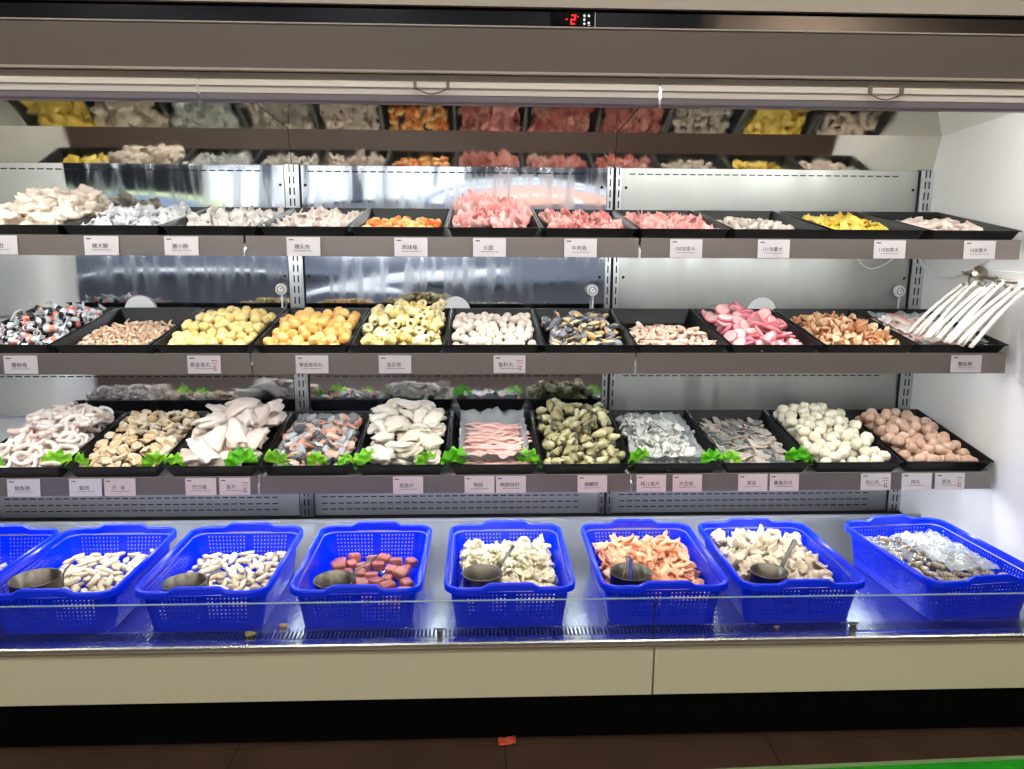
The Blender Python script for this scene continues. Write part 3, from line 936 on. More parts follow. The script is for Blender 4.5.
def k_squidring():
    out = []
    for s in range(4):
        R0, w, h = .024 + .003 * (s % 2), .0075, .0085
        seg, ns = 22, 8
        vs = []; fs = []; mm = []
        for i in range(seg):
            a = 2 * PI * i / seg
            rr = R0 * (1 + .12 * math.sin(2 * a + s) + .06 * math.sin(3 * a + 2 * s)); zz = .003 * math.sin(2 * a + s * 2)
            for k in range(ns):
                q = 2 * PI * k / ns
                vs.append(((rr + w * math.cos(q)) * math.cos(a), (rr + w * math.cos(q)) * math.sin(a), h * math.sin(q) + zz))
        for i in range(seg):
            for k in range(ns):
                fs.append((i * ns + k, ((i + 1) % seg) * ns + k, ((i + 1) % seg) * ns + (k + 1) % ns, i * ns + (k + 1) % ns))
                mm.append(1 if k in (0, 7) and (i + s) % 6 < 3 else 0)
        mb = MB().add(vs, fs, smooth=True, mis=mm)
        sp = np.array([(R0 * math.cos(a), R0 * math.sin(a), 0, w) for a in np.linspace(0, 2 * PI, 7)[:-1]])
        out.append((mb.mesh('squid_ring', [F['squid'], F['squidskin']]), sp))
    return out
def k_mussel():
    out = []
    for s in range(3):
        L = .030
        def outline(u):    # half width along the length
            return .0145 * math.sin(PI * min(1, max(0, (u * .5 + .5))) ** .75) + .0006
        def fn(u, v):
            w = outline(u)
            return (u * L, v * w, -.010 * math.sqrt(max(0, 1 - v * v)) * math.sin(PI * (u * .5 + .5)) ** .6 + .004)
        shell = MB().sheet(10, 8, fn, .0012, 1, 0, 0).mesh('mussel', [F['shell'], F['shellin']])
        meat = MB().blob(.021, .0105, .009, s + 9, .3, 2.0, fn=lambda q: q + Vector((.003, 0, .003))).mesh('meat', F['mussel'])
        out.append((shell, np.vstack([line_sph(L * .7, .009, 3)]), [('meat', meat)]))
    return out
def k_whelk():
    out = []
    for s in range(4):
        mb = MB()
        pts = []; rad = []
        n = 9
        for i in range(n):
            t = i / (n - 1)
            pts.append((-.025 + .053 * t, .006 * math.sin(t * 3.4 + s), .004 * math.cos(t * 3 + s)))
            rad.append(.0150 * (math.sin(PI * min(.98, t * .72 + .22)) ** 1.1) * (1 + .12 * math.sin(i * 2.1 + s)) + .001)
        mis = [1 if (s % 2 and i < 2) else 0 for i in range(n)]
        mb.tube(pts, rad, 10, mis=mis)
        mb.blob(.010, .010, .005, s + 3, .3, mi=1 if s % 2 == 0 else 0, M=T((-.017, .006, .005)))
        for i, v in enumerate(mb.v):
            k = noise.noise(Vector(v) * 90 + Vector((s * 5, 0, 0))) * .0028
            mb.v[i] = (v[0] + k, v[1] + k, v[2] - k)
        out.append((mb.mesh('whelk', [F['whelk'], F['whelkdark']]), line_sph(.015, .0138, 3)))
    return out
def k_clam():
    out = []
    for s in range(4):
        mb = MB()
        mb.blob(.020, .013, .009, s + 4, .25, 1.8)
        def fn(u, v, s=s):
            a = u * 2.4
            return (.020 * math.cos(a) * (1 + .2 * v), .015 * math.sin(a) * (1 + .25 * v), .003 + .004 * v + .0025 * math.sin(u * 16 + s))
        mb.sheet(16, 2, fn, .003, 0)
        out.append((mb.mesh('clam', F['clam']), plate_sph(.012, .005, .0095, 3, 2)))
    return out
def k_cube(m, a, name, nv=3, mats_=None):
    out = []
    for s in range(nv):
        mb = MB().blob(a * (1 + .15 * (s - 1)), a * .9, a * .62, s + 2, .06, 1.2, pw=9, sub=3)
        out.append((mb.mesh(name, m), plate_sph(a * .55, a * .5, a * .5, 2, 2)))
    return out
def k_stick():
    out = []
    for s in range(3):
        mb = MB(); w, h, L = .0085, .0075, .030 + .004 * s
        mb.box((-L, -w, -h), (L, w, h * .3), 0); mb.box((-L, -w, h * .31), (L, w, h), 1)
        me = mb.mesh('crab_stick', [F['stick'], F['stickred']])
        bm = bmesh.new(); bm.from_mesh(me); bmesh.ops.bevel(bm, geom=bm.edges[:], offset=.0018, segments=2, affect='EDGES'); bm.to_mesh(me); bm.free()
        out.append((me, line_sph(L * .75, .0095, 4)))
    return out
def k_chunk2(mA, mB_, rx, ry, rz, name, nv=4, amp=.3):
    """chunk with skin on one side"""
    out = []
    for s in range(nv):
        mb = MB().blob(rx, ry, rz, s * 2 + 5, amp, 1.3, pw=4, sub=2, smooth=False)
        for k, f in enumerate(mb.f):
            c = sum((Vector(mb.v[i]) for i in f), Vector()) / 3
            if c.z > -rz * .1 or c.y < -ry * .4:
                mb.m[k] = 1
        out.append((mb.mesh(name, [mA, mB_]), plate_sph(rx - rz, max(ry - rz, .001), rz, 3, 2)))
    return out
def k_spatter():
    return None

KN = {
 'yslice': k_sheet(F['yellow'], .034, .015, .006, .35, .010, 4, 1, name='yellow_slice'),
 'beige': k_lump(F['beige'], .031, .024, .017, .62, 6, 1.9, 4.0, 3, name='beige_chunk'),
 'tripe': k_sheet(F['tripe'], .036, .024, .003, .5, .026, 5, 2, 10, 8, name='tripe_piece', spike=.010),
 'palegrey': k_sheet(F['palegrey'], .024, .017, .006, .5, .014, 4, 3, name='pale_grey_piece', fold=.6),
 'palepink': k_sheet(F['palepink'], .025, .016, .006, .5, .012, 4, 4, name='pale_pink_piece', fold=.6),
 'oroll': k_ringroll(.012, .004, .017, F['orange_roll'], F['roll_end'], 'orange_roll') + k_lump(F['roll_end'], .018, .012, .010, .3, 3, name='orange_roll'),
 'ham': k_sheet(F['ham'], .046, .030, .004, .5, .020, 5, 5, 12, 6, rim=1, mats_=[F['ham'], F['hamrim']], name='ham_slice', fold=.8),
 'bacon': k_sheet(F['bacon'], .036, .018, .004, .5, .014, 5, 6, 12, 5, name='meat_curl', fold=1.2),
 'bacon2': k_sheet(F['bacon2'], .034, .018, .004, .5, .012, 5, 7, 12, 5, name='meat_roll', fold=1.3),
 'taupe': k_lump(F['taupe'], .015, .013, .011, .35, 4, 1.6, name='taupe_lump'),
 'palelump': k_lump(F['palelump'], .024, .013, .011, .3, 4, 1.5, name='pale_lump', bend=.6),
 'wrap': k_wrap(),
 'tiny': k_curl(F['tinyshrimp'], .0100, .0056, 3.6, 3, name='tiny_shrimp', tail=False, seg=6, n=9),
 'yball': k_ball(F['yball'], .0185, .12, 4, name='yellow_fish_ball'),
 'oball': k_ball(F['oball'], .0195, .13, 4, name='orange_fish_ball'),
 'tring': k_ringroll(.0170, .0065, .018, F['ring'], F['ringin']),
 'gball': k_ball(F['greyball'], .0162, .06, 3, name='grey_fish_ball'),
 'mussel': k_mussel(),
 'prawn': k_curl(F['prawn'], .020, .0085, 3.2, 3, 1, [F['prawn'], F['prawnband']], name='cooked_prawn'),
 'cake': [(MB().lathe([(0, .005), (.022, .005), (.026, .003), (.0265, -.003), (.022, -.005), (0, -.005)], 18).mesh('fish_cake_slice', [F['cakewhite']]), plate_sph(.016, .014, .007, 3, 3))],
 'brown': k_sheet(F['brown'], .024, .015, .008, .4, .014, 5, 8, name='brown_meat_piece', fold=.5),
 'stick': k_stick(),
 'squid': k_squidring(),
 'clam': k_clam(),
 'fillet': k_lump(F['fillet'], .062, .032, .018, .55, 6, 1.5, 3.6, 3, name='pale_fillet', bend=.35),
 'salmon': k_chunk2(F['salmon'], F['skin'], .022, .015, .010, 'salmon_piece', 5),
 'scallop': k_lump(F['scallop'], .042, .030, .012, .5, 6, 1.6, 3.4, 3, name='white_fish_slice', bend=.4),
 'whelk': k_whelk(),
 'oyster': k_sheet(F['oyster'], .034, .017, .006, .3, .014, 5, 9, 10, 5, rim=1, mats_=[F['oyster'], F['oysterrim']], name='white_flake'),
 'fskin': k_sheet(F['fishskin'], .042, .016, .006, .2, .010, 5, 10, 8, 4, rim=1, mats_=[F['fishskin'], F['fishskinrim']], name='fish_skin_slice'),
 'cball': k_ball(F['creamball'], .0215, .22, 4, 2.6, name='cream_fish_ball'),
 'bball': k_ball(F['brownball'], .0215, .10, 4, name='brown_meat_ball'),
 'razor': k_lump(F['razor'], .024, .0095, .0075, .3, 5, 1.6, name='white_clam', bend=.3),
 'cube': k_cube(F['cube'], .021, 'curd_cube'),
 'frill': k_sheet(F['frill'], .022, .015, .006, .4, .014, 5, 11, 8, 5, name='frilled_piece', spike=.006),
 'peach': k_sheet(F['peach'], .048, .013, .006, .3, .020, 6, 12, 10, 4, name='peach_strip', taper=.45),
 'wfrill': k_sheet(F['whitefrill'], .030, .020, .008, .45, .016, 5, 13, 9, 5, name='white_squid_piece', spike=.007, fold=.4),
 'gshrimp': k_curl(F['greyshrimp'], .030, .0100, 2.0, 4, 1, [F['greyshrimp'], F['greyshrimp2']], name='raw_shrimp', n=14),
 'small': k_lump(F['small'], .013, .011, .007, .2, 3, name='small_clam'),
}
# pink rim for the fish cake, pink strips of the tray of strips
me = KN['cake'][0][0]; me.materials.append(F['cakepink'])
for p in me.polygons:
    r_c = math.hypot(p.center.x, p.center.y)
    p.material_index = 1 if r_c > .0215 or .008 < r_c < .0105 else 0
def k_strip():
    out = []
    for s in range(4):
        rng = random.Random(90 + s)
        pts = [(-.085 + .17 * i / 11, .007 * math.sin(i * .8 + s), .004 * math.sin(i * 1.3 + 2 * s)) for i in range(12)]
        out.append((MB().tube(pts, [.002] + [.0065 * rng.uniform(.8, 1.15) for _ in range(10)] + [.002], 7, flat=.7).mesh('pink_strip', F['pinkstrip']), np.array([(*p, .006) for p in pts[::2]])))
    return out
KN['strip'] = k_strip()

# ------------------------------------------------------------------ what lies in which tray
WALLS = (-TW + .004, TW - .004, .004, TL - .004, .026, TH)
def bx(x0=0.0, x1=1.0, y0=0.0, y1=1.0):
    w, l = 2 * TW - .020, TL - .020
    return (-TW + .010 + w * x0, -TW + .010 + w * x1, .010 + l * y0, .010 + l * y1)
def heap(front, mid, back, side=.75, skew=0.0):
    def f(u, v):
        h = front + (mid - front) * (v + 1) if v < 0 else mid + (back - mid) * v
        return h * (1 - (1 - side) * min(1, abs(u - skew)) ** 2.4)
    return f
CONTENT = {
 1: [
  ('yslice', 90, bx(), heap(.05, .08, .06), 'yellow slice in the outermost top tray, seen in the mirror', 'yellow slice', 'yellow slices by the hidden end wall', 'yellow slices', {}),
  ('beige', 95, bx(), heap(.06, .115, .105), 'pale beige meat chunk heaped in the top tray over the wrapped crab rolls', 'meat chunk', 'beige chunks on the top shelf', 'beige meat chunks', {}),
  ('tripe', 90, bx(), heap(.065, .11, .09, .9), 'ragged grey-white tripe piece heaped on the top shelf', 'tripe', 'tripe pieces on the top shelf', 'ragged grey-white tripe', {'tilt': .9}),
  ('palegrey', 130, bx(), heap(.06, .088, .07, .9), 'pale grey folded piece in the top tray beside the tripe', 'seafood piece', 'pale grey pieces on the top shelf', 'pale grey folded pieces', {'tilt': .9}),
  ('palepink', 130, bx(), heap(.06, .085, .07, .9), 'pale pinkish folded piece in the top tray beside the orange rolls', 'seafood piece', 'pale pink pieces on the top shelf', 'pale pinkish folded pieces', {'tilt': .9}),
  ('oroll', 110, bx(0, 1, 0, .8), heap(.056, .075, .05), 'orange and yellow roll in the top tray beside the ham', 'roll', 'orange rolls on the top shelf', 'orange and yellow rolls', {}),
  ('ham', 80, bx(.03, .97, .05, 1), heap(.06, .125, .10, .8, .1), 'folded pink ham slice heaped high on the top shelf', 'ham slice', 'ham slices on the top shelf', 'folded pink ham', {'tilt': .7}),
  ('bacon', 110, bx(0, 1, 0, .9), heap(.06, .10, .07, .8, -.2), 'curled streaky red meat slice in the top tray next to the ham', 'meat slice', 'streaky meat curls on the top shelf', 'streaky red meat curls', {'tilt': .9}),
  ('bacon2', 110, bx(0, 1, 0, .9), heap(.056, .095, .065, .8), 'curled rose meat roll in the top tray next to the taupe lumps', 'meat roll', 'rose meat rolls on the top shelf', 'rose meat rolls', {'tilt': .9}),
  ('taupe', 140, bx(.03, .97, 0, .93), heap(.055, .075, .06), 'small taupe lump in the top tray beside the yellow slices', 'lump', 'taupe lumps on the top shelf', 'small taupe lumps', {}),
  ('yslice', 120, bx(0, 1, 0, .98), heap(.056, .10, .08), 'yellow slice in the top tray between taupe lumps and pale lumps', 'yellow slice', 'yellow slices on the top shelf', 'bright yellow slices', {'tilt': .5}),
  ('palelump', 90, bx(.05, .95, .0, .8), heap(.052, .07, .05), 'pale pinkish-beige lump in the last top tray by the white end wall', 'lump', 'pale lumps on the top shelf', 'pale pinkish-beige lumps', {}),
 ],
 2: [
  ('wrap', 90, bx(), heap(.05, .078, .07), 'plastic wrapped crab roll with black and red bands on the middle shelf', 'wrapped crab roll', 'wrapped crab rolls', 'wrapped crab rolls', {'tilt': .6}),
  ('tiny', 290, bx(.03, .97, 0, .74), heap(.050, .068, .05), 'tiny curled brown-beige shrimp in the middle-shelf tray beside the yellow balls', 'shrimp', 'tiny curled shrimp', 'tiny curled shrimp', {'tilt': 1.2, 'z0': .022}),
  ('yball', 210, bx(0, 1, 0, .9), heap(.052, .082, .065), 'yellow fish ball heaped on the middle shelf', 'fish ball', 'yellow fish balls', 'yellow fish balls', {}),
  ('oball', 180, bx(0, 1, 0, .9), heap(.052, .080, .065), 'orange fish ball heaped on the middle shelf', 'fish ball', 'orange fish balls', 'orange fish balls', {}),
  ('tring', 190, bx(0, 1, 0, .95), heap(.055, .105, .09, .7, .2), 'hollow yellow tofu ring heaped on the middle shelf', 'tofu ring', 'hollow tofu rings', 'hollow yellow tofu rings', {'tilt': 1.2}),
  ('gball', 230, bx(.0, 1, 0, .82), heap(.052, .068, .06, .9), 'small grey-beige fish ball in the middle-shelf tray beside the mussels', 'fish ball', 'grey-beige fish balls', 'small grey-beige fish balls', {'z0': .012}),
  ('mussel', 150, bx(0, 1, 0, .95), heap(.052, .085, .08, .8, .2), 'black-shelled mussel heaped on the middle shelf', 'mussel', 'mussels on the middle shelf', 'black-shelled mussels', {'tilt': .9}),
  ('prawn', 130, bx(.0, 1, 0, .66), heap(.052, .068, .05), 'pink and white cooked prawn in the middle-shelf tray beside the mussels', 'prawn', 'cooked prawns', 'cooked pink prawns', {'tilt': .5}),
  ('cake', 140, bx(0, .95, 0, .92), heap(.052, .09, .075, .7, -.15), 'pink-rimmed fish cake slice heaped on the middle shelf', 'fish cake slice', 'pink fish cake slices', 'pink-rimmed fish cake slices', {'tilt': .9}),
  ('brown', 150, bx(.03, 1, 0, .86), heap(.052, .072, .055), 'brown cooked meat piece in the middle-shelf tray beside the pink fish cakes', 'meat piece', 'brown meat pieces', 'brown cooked meat pieces', {'tilt': .7}),
  ('stick', 100, bx(.0, 1, 0, .92), heap(.055, .08, .075, .85), 'white and red crab stick in the tray under the hanging tongs', 'crab stick', 'crab sticks', 'white and red crab sticks', {'tilt': .35}),
 ],
 3: [
  ('squid', 150, bx(), heap(.06, .125, .12, .85, .1), 'white squid ring heaped on the lowest shelf', 'squid ring', 'squid rings', 'white squid rings', {'tilt': .6}),
  ('clam', 250, bx(.02, .98, .025, 1), heap(.062, .105, .105, .95), 'beige shelled clam in the lowest-shelf tray beside the squid rings', 'clam', 'shelled clams', 'beige shelled clams', {'tilt': .7, 'shrink': .72}),
  ('fillet', 70, bx(), heap(.06, .115, .12, .85), 'large pale pinkish fish fillet heaped on the lowest shelf', 'fish fillet', 'pale fish fillets', 'large pale fish fillets', {'tilt': .4}),
  ('salmon', 150, bx(.02, .98, .025, .95), heap(.056, .085, .065, .85), 'cut salmon piece with silver skin on the lowest shelf', 'salmon piece', 'salmon pieces', 'cut salmon pieces', {'tilt': .8}),
  ('scallop', 100, bx(.0, 1, 0, 1), heap(.058, .105, .11, .85), 'white fish slice on a plastic bag between salmon and pink strips', 'fish slice', 'white fish slices', 'white fish slices', {'tilt': .4}),
  ('strip', 105, bx(.08, .97, .02, .84), heap(.052, .085, .065, .95), 'thin pink strip laid across the tray on a plastic bag', 'meat strip', 'thin pink strips', 'thin pink strips', {'tilt': .10, 'yaw': (-.18, .18), 'cand': 40, 'z0': .014}),
  ('whelk', 190, bx(0, 1, 0, 1), heap(.058, .112, .11, .85), 'olive-grey whelk heaped on the lowest shelf', 'whelk', 'shelled whelks', 'olive-grey whelks', {'tilt': .9}),
  ('oyster', 140, bx(0, .97, 0, .97), heap(.056, .105, .105, .8, -.15), 'white flake with a dark frilled edge on the lowest shelf', 'seafood flake', 'dark-edged white flakes', 'dark-edged white flakes', {'tilt': .4}),
  ('fskin', 130, bx(.0, .96, 0, 1), heap(.055, .078, .07, .9), 'grey fish slice with silvery skin on the lowest shelf', 'fish slice', 'grey fish slices', 'grey fish slices', {'tilt': .2, 'yaw': (-1.3, -.6), 'flip': False}),
  ('cball', 150, bx(.0, 1, 0, .96), heap(.058, .098, .095, .75, -.15), 'cream white fish ball heaped on the lowest shelf', 'fish ball', 'cream fish balls', 'cream white fish balls', {}),
  ('bball', 135, bx(.03, .97, 0, .95), heap(.055, .085, .075, .75, -.1), 'pinkish-brown meat ball in the last tray of the lowest shelf', 'meat ball', 'pinkish-brown meat balls', 'pinkish-brown meat balls', {}),
 ],
}
COUNT = 0
for r in (1, 2, 3):
    for i, (kind, n, box, hm, lab, cat, grp, what, kw) in enumerate(CONTENT[r]):
        M = tray_matrix(r, i)
        o = link('food_tray', TRAY)
        if r == 1:
            o.matrix_world = M @ Matrix.Diagonal((min(1.0, (R1X[i + 1] - R1X[i] - .002) / (2 * TW)), 1, 1, 1))
        else:
            o.matrix_world = M
        tag(o, 'black plastic tray of %s on the %s shelf' % (what, NM[r]), 'food tray', 'black food trays')
        kk = KN[kind]
        fill(M, kk, n, box, hm, kk[0][0].name.split('.')[0], lab, cat, grp, r * 100 + i, walls=WALLS, **kw)

# ------------------------------------------------------------------ plastic bags, ice, lettuce in the trays
def crinkle(name, w, l, seed, amp, m, lift, label, M, rise=.0):
    rng = random.Random(seed); off = Vector((seed * 3.3, seed, 0))
    def fn(u, v):
        p = Vector((u * 2.6, v * 3.4, 0)) + off
        e = max(abs(u), abs(v))
        z = amp * (noise.noise(p) + .6 * noise.noise(p * 2.7)) + lift * max(0, e - .72) / .28 * (1.0 + .35 * noise.noise(p * 1.9)) + .012
        return (u * w * (1 + .05 * noise.noise(p * 2)), TL / 2 + v * l * (1 + .03 * noise.noise(p * 2 + Vector((4, 4, 4)))), max(z, .006))
    me = MB().sheet(22, 28, fn, .0006, 0).mesh(name, m)
    o = link(name, me); o.matrix_world = M
    return tag(o, label, 'plastic bag')
crinkle('plastic_bag', .118, .205, 1, .006, M_bag, .050, 'clear plastic bag spread under the white fish slices', tray_matrix(3, 4))
crinkle('plastic_bag', .122, .215, 2, .006, M_bag, .062, 'clear plastic bag spread under the thin pink strips', tray_matrix(3, 5))
crinkle('plastic_bag', .118, .205, 3, .006, M_bag, .048, 'clear plastic bag spread under the cut salmon pieces', tray_matrix(3, 3))
crinkle('plastic_bag', .116, .205, 4, .006, M_bag, .046, 'clear plastic bag spread under the dark-edged white flakes', tray_matrix(3, 7))
crinkle('plastic_bag', .116, .200, 7, .005, M_bag, .040, 'white plastic bag holding the crab sticks', tray_matrix(2, 10))

def leaf_mesh(s):
    rng = random.Random(700 + s); off = Vector((s * 5.1, 0, 0))
    def fn(u, v):
        a = u * 2.0; rr = .5 + .5 * v
        R0 = .036 * rr * (1 + .15 * noise.noise(Vector((u * 3, 0, s))))
        return (R0 * math.sin(a) * 1.1, -.012 * rr * math.cos(a), R0 * math.cos(a) * .95 + .006 * rr * math.sin(u * 19 + s) * rr + .003)
    mb = MB().sheet(34, 7, fn, .0011, 0)
    for i, v in enumerate(mb.v):
        k = noise.noise(Vector(v) * 70 + off)
        mb.v[i] = (v[0] + .002 * k, v[1] + .007 * k, v[2] + .002 * k)
    return mb.mesh('lettuce_leaf', M_leaf)
LEAF = [leaf_mesh(s) for s in range(4)]
LV = [(0, -.09, 1.0, 'tucked before the squid rings near the case end'), (0, .125, 1.15, 'tucked between squid rings and shelled clams, flat one'), (1, -.115, .9, 'tucked between squid rings and shelled clams, curled one'),
      (1, .128, 1.0, 'tucked in the corner of the clam tray'), (2, -.125, .8, 'tucked in the corner of the fillet tray by the clams'), (2, .095, 1.25, 'tucked before the large pale fillets'),
      (3, -.105, 1.1, 'tucked in the corner of the salmon tray by the fillets'), (3, .03, .9, 'tucked before the middle of the cut salmon pieces'), (3, .13, .7, 'tucked in the corner of the salmon tray by the white fish'),
      (4, -.115, 1.1, 'tucked in the corner of the white fish tray by the salmon'), (4, .085, .9, 'tucked before the white fish slices'), (5, -.135, 1.2, 'standing in the corner of the pink strip tray by the white fish'),
      (5, .12, 1.05, 'tucked in the corner of the pink strip tray by the whelks'), (7, -.125, 1.1, 'tucked in the corner of the white flake tray by the whelks'), (7, .13, .9, 'tucked in the corner of the white flake tray by the grey fish'),
      (8, -.12, .8, 'lying flat before the grey fish slices'), (8, .12, 1.05, 'tucked in the corner of the grey fish tray by the cream balls')]
rng = random.Random(5)
for j, (i, x, sc, lab) in enumerate(LV):
    o = link('lettuce_leaf', LEAF[j % 4])
    o.matrix_world = tray_matrix(3, i) @ T((x, .040, .046)) @ RZ(rng.uniform(-.5, .5)) @ RX(rng.uniform(-.6, -.3)) @ RY(rng.uniform(-.35, .35)) @ Matrix.Scale(sc * 1.12, 4)
    tag(o, 'green lettuce leaf ' + lab, 'lettuce leaf', 'lettuce garnish on the lowest shelf')

# ------------------------------------------------------------------ blue baskets
M_blue = mat('blue_basket_plastic', (1, 46, 244), .20, spec=.5)
BH, BW, BL = .140, .188, .250
def rrect(hx, hy, rad, n=6, step=None):
    pts = []
    for cx, cy, a0 in ((hx - rad, hy - rad, 0), (-hx + rad, hy - rad, 90), (-hx + rad, -hy + rad, 180), (hx - rad, -hy + rad, 270)):
        for i in range(n + 1):
            a = math.radians(a0 + 90 * i / n)
            pts.append(Vector((cx + rad * math.cos(a), cy + rad * math.sin(a))))
    if step:
        # resample evenly
        out = []; L = 0; P = pts + [pts[0]]
        seg = [(P[i + 1] - P[i]).length for i in range(len(pts))]
        tot = sum(seg); N = int(round(tot / step)); d = tot / N; acc = 0; i = 0
        for k in range(N):
            t = k * d
            while acc + seg[i] < t:
                acc += seg[i]; i += 1
            out.append(P[i].lerp(P[i + 1], (t - acc) / seg[i] if seg[i] > 0 else 0))
        return out
    return pts
def basket_parts():
    # lattice walls: quads with holes, thickened
    hs = [0.0, .012]
    z = .012
    levels = [0, .012, .024] + [.024 + .0124 * (k // 2) + (.0066 if k % 2 else 0) for k in range(1, 18)]
    levels = [l for l in levels if l < BH - .022] + [BH - .022]
    tx, ty = BW - .030, BL - .034          # at the bottom
    topx, topy = BW - .012, BL - .012
    rings = []
    base = rrect(topx, topy, .045, 8, .0060)
    b2 = [p.copy() for p in base]
    for i in range(0, len(base) - 1, 2):
        c = (base[i] + base[i + 1]) / 2
        b2[i] = c + (base[i] - c) * .84; b2[i + 1] = c + (base[i + 1] - c) * .84
    base = b2
    for l in levels:
        k = l / BH
        sx, sy = (tx + (topx - tx) * k) / topx, (ty + (topy - ty) * k) / topy
        rings.append([Vector((p.x * sx, p.y * sy, l)) for p in base])
    N = len(base)
    bm = bmesh.new()
    V = [[bm.verts.new(p) for p in rg] for rg in rings]
    for li in range(len(levels) - 1):
        for i in range(N):
            j = (i + 1) % N
            p = base[i]
            corner = abs(p.x) > topx - .040 and abs(p.y) > topy - .040
            rib = (abs(p.y) > topy - .002 and abs(p.x) < .011) or (abs(p.x) > topx - .002 and min(abs(p.y - .08), abs(p.y + .08)) < .010)
            hole = li >= 3 and li < len(levels) - 2 and (li % 2 == 1) and (i % 2 == 0) and not corner and not rib
            if not hole:
                bm.faces.new((V[li][i], V[li][j], V[li + 1][j], V[li + 1][i]))
    me = bpy.data.meshes.new('lattice_wall')
    # floor with a lattice of its own
    nx, ny = 36, 50
    G = [[bm.verts.new((-tx + 2 * tx * a / nx, -ty + 2 * ty * b / ny, .010)) for b in range(ny + 1)] for a in range(nx + 1)]
    for a in range(nx):
        for b in range(ny):
            cx, cy = abs((a + .5) / nx * 2 - 1), abs((b + .5) / ny * 2 - 1)
            if a % 2 == 1 and b % 2 == 1 and cx < .9 and cy < .92:
                continue
            if cx > .85 and cy > .88:
                continue
            bm.faces.new((G[a][b], G[a + 1][b], G[a + 1][b + 1], G[a][b + 1]))
    bm.normal_update()
    bmesh.ops.solidify(bm, geom=bm.faces[:], thickness=.0034)
    bm.to_mesh(me); bm.free(); me.materials.append(M_blue)
    # rim: swept profile with raised grips on the short sides
    ring = rrect(BW, BL, .052, 8, .008)
    n = len(ring)
    prof = [(-.012, -.020), (-.011, -.004), (-.004, .0), (.001, -.002), (.003, -.008), (.001, -.010), (.002, -.021), (-.0015, -.022), (-.0025, -.012), (-.0085, -.008)]
    vs = []; fs = []
    for i in range(n):
        p = ring[i]; t = (ring[(i + 1) % n] - ring[i - 1]).normalized(); nr = Vector((t.y, -t.x))
        lift = 0.0
        if abs(p.y) > BL - .003:
            lift = .013 * min(1, max(0, (.082 - abs(p.x)) / .022))
        for k, (o_, zz) in enumerate(prof):
            vs.append((p.x + nr.x * o_, p.y + nr.y * o_, BH + zz + (lift if k not in (0, 9) else lift * .2)))
    m_ = len(prof)
    for i in range(n):
        j = (i + 1) % n
        for k in range(m_):
            l = (k + 1) % m_
            fs.append((i * m_ + k, j * m_ + k, j * m_ + l, i * m_ + l))
    rim = MB().add(vs, fs, smooth=False).mesh('rim', M_blue)
    return me, rim
BWALL, BRIM = basket_parts()

CUP = {1: (-.075, -.150, .066), 2: (-.072, -.150, .060), 3: (-.072, -.150, .060), 4: (-.080, -.135, .058), 5: (-.085, -.145, .062), 6: (-.075, -.150, .054)}
BK = [(-1.600, 0, ''), (-1.212, 0, ''), (-.790, 0, ''), (-.358, 0, ''), (.082, 0, ''), (.530, 0, ''), (.936, 0, ''), (1.468, .09, '')]
BLAB = ['grey small clams, cut by the picture edge', 'white clams, the one with the tallest ladle cup', 'white clams, beside the curd cube basket', 'reddish-brown curd cubes', 'frilled cream pieces', 'peach-coloured strips', 'white squid pieces', 'raw grey shrimp on ice']
BLAB[0] = 'small grey clams at the end of the deck'
def basket_M(i):
    x, rz, _ = BK[i]
    return T((x, 2.278 if i < 7 else 2.290, .3915)) @ RZ(rz)
for i in range(8):
    t = thing('blue_basket', 'blue plastic basket holding ' + BLAB[i], 'basket', basket_M(i), 'blue baskets on the deck')
    link('lattice_wall', BWALL, t); link('rim', BRIM, t)

bb = (-.156, .156, -.215, .215)
def bfill(i, kind, n, hm, lab, cat, grp, box=bb, z0=.016, **kw):
    global COUNT
    kk = KN[kind]
    if i in CUP:
        x, y, r = CUP[i]
        kw['obst'] = [(x, y, z, r * 1.12) for z in (.03, .06, .09, .12, .15)]
    fill(basket_M(i), kk, n, box, hm, kk[0][0].name.split('.')[0], lab, cat, grp, 500 + i, z0=z0, **kw)
bfill(0, 'small', 130, heap(.05, .06, .06), 'small grey clam in the endmost blue basket', 'clam', 'small grey clams')
bfill(1, 'razor', 260, heap(.056, .078, .080, .95), 'white clam in the blue basket with the tallest ladle cup', 'clam', 'white clams in the tall ladle basket', z0=.026, shrink=.74)
bfill(2, 'razor', 260, heap(.056, .078, .080, .95), 'white clam in the blue basket next to the curd cubes', 'clam', 'white clams in the basket next to the curd', z0=.026, shrink=.74)
bfill(3, 'cube', 34, heap(.055, .07, .07, .95), 'reddish-brown curd cube in a blue basket', 'curd cube', 'curd cubes', z0=.03, tilt=.25)
bfill(4, 'frill', 230, heap(.075, .095, .098, .95), 'frilled cream piece in the blue basket between curd cubes and peach strips', 'seafood piece', 'frilled cream pieces', tilt=.8, z0=.04)
bfill(5, 'peach', 190, heap(.090, .125, .125, .9), 'peach-coloured strip heaped in a blue basket', 'strip', 'peach-coloured strips', tilt=.5, z0=.05)
bfill(6, 'wfrill', 210, heap(.085, .112, .118, .88, -.1), 'white squid piece heaped in the blue basket beside the shrimp', 'squid piece', 'white squid pieces', tilt=.7, z0=.045)
bfill(7, 'gshrimp', 170, heap(.095, .112, .10, .9, -.1), 'raw grey shrimp lying on ice in a blue basket', 'shrimp', 'raw grey shrimp', tilt=.6, z0=.04)

COUNT = settle()
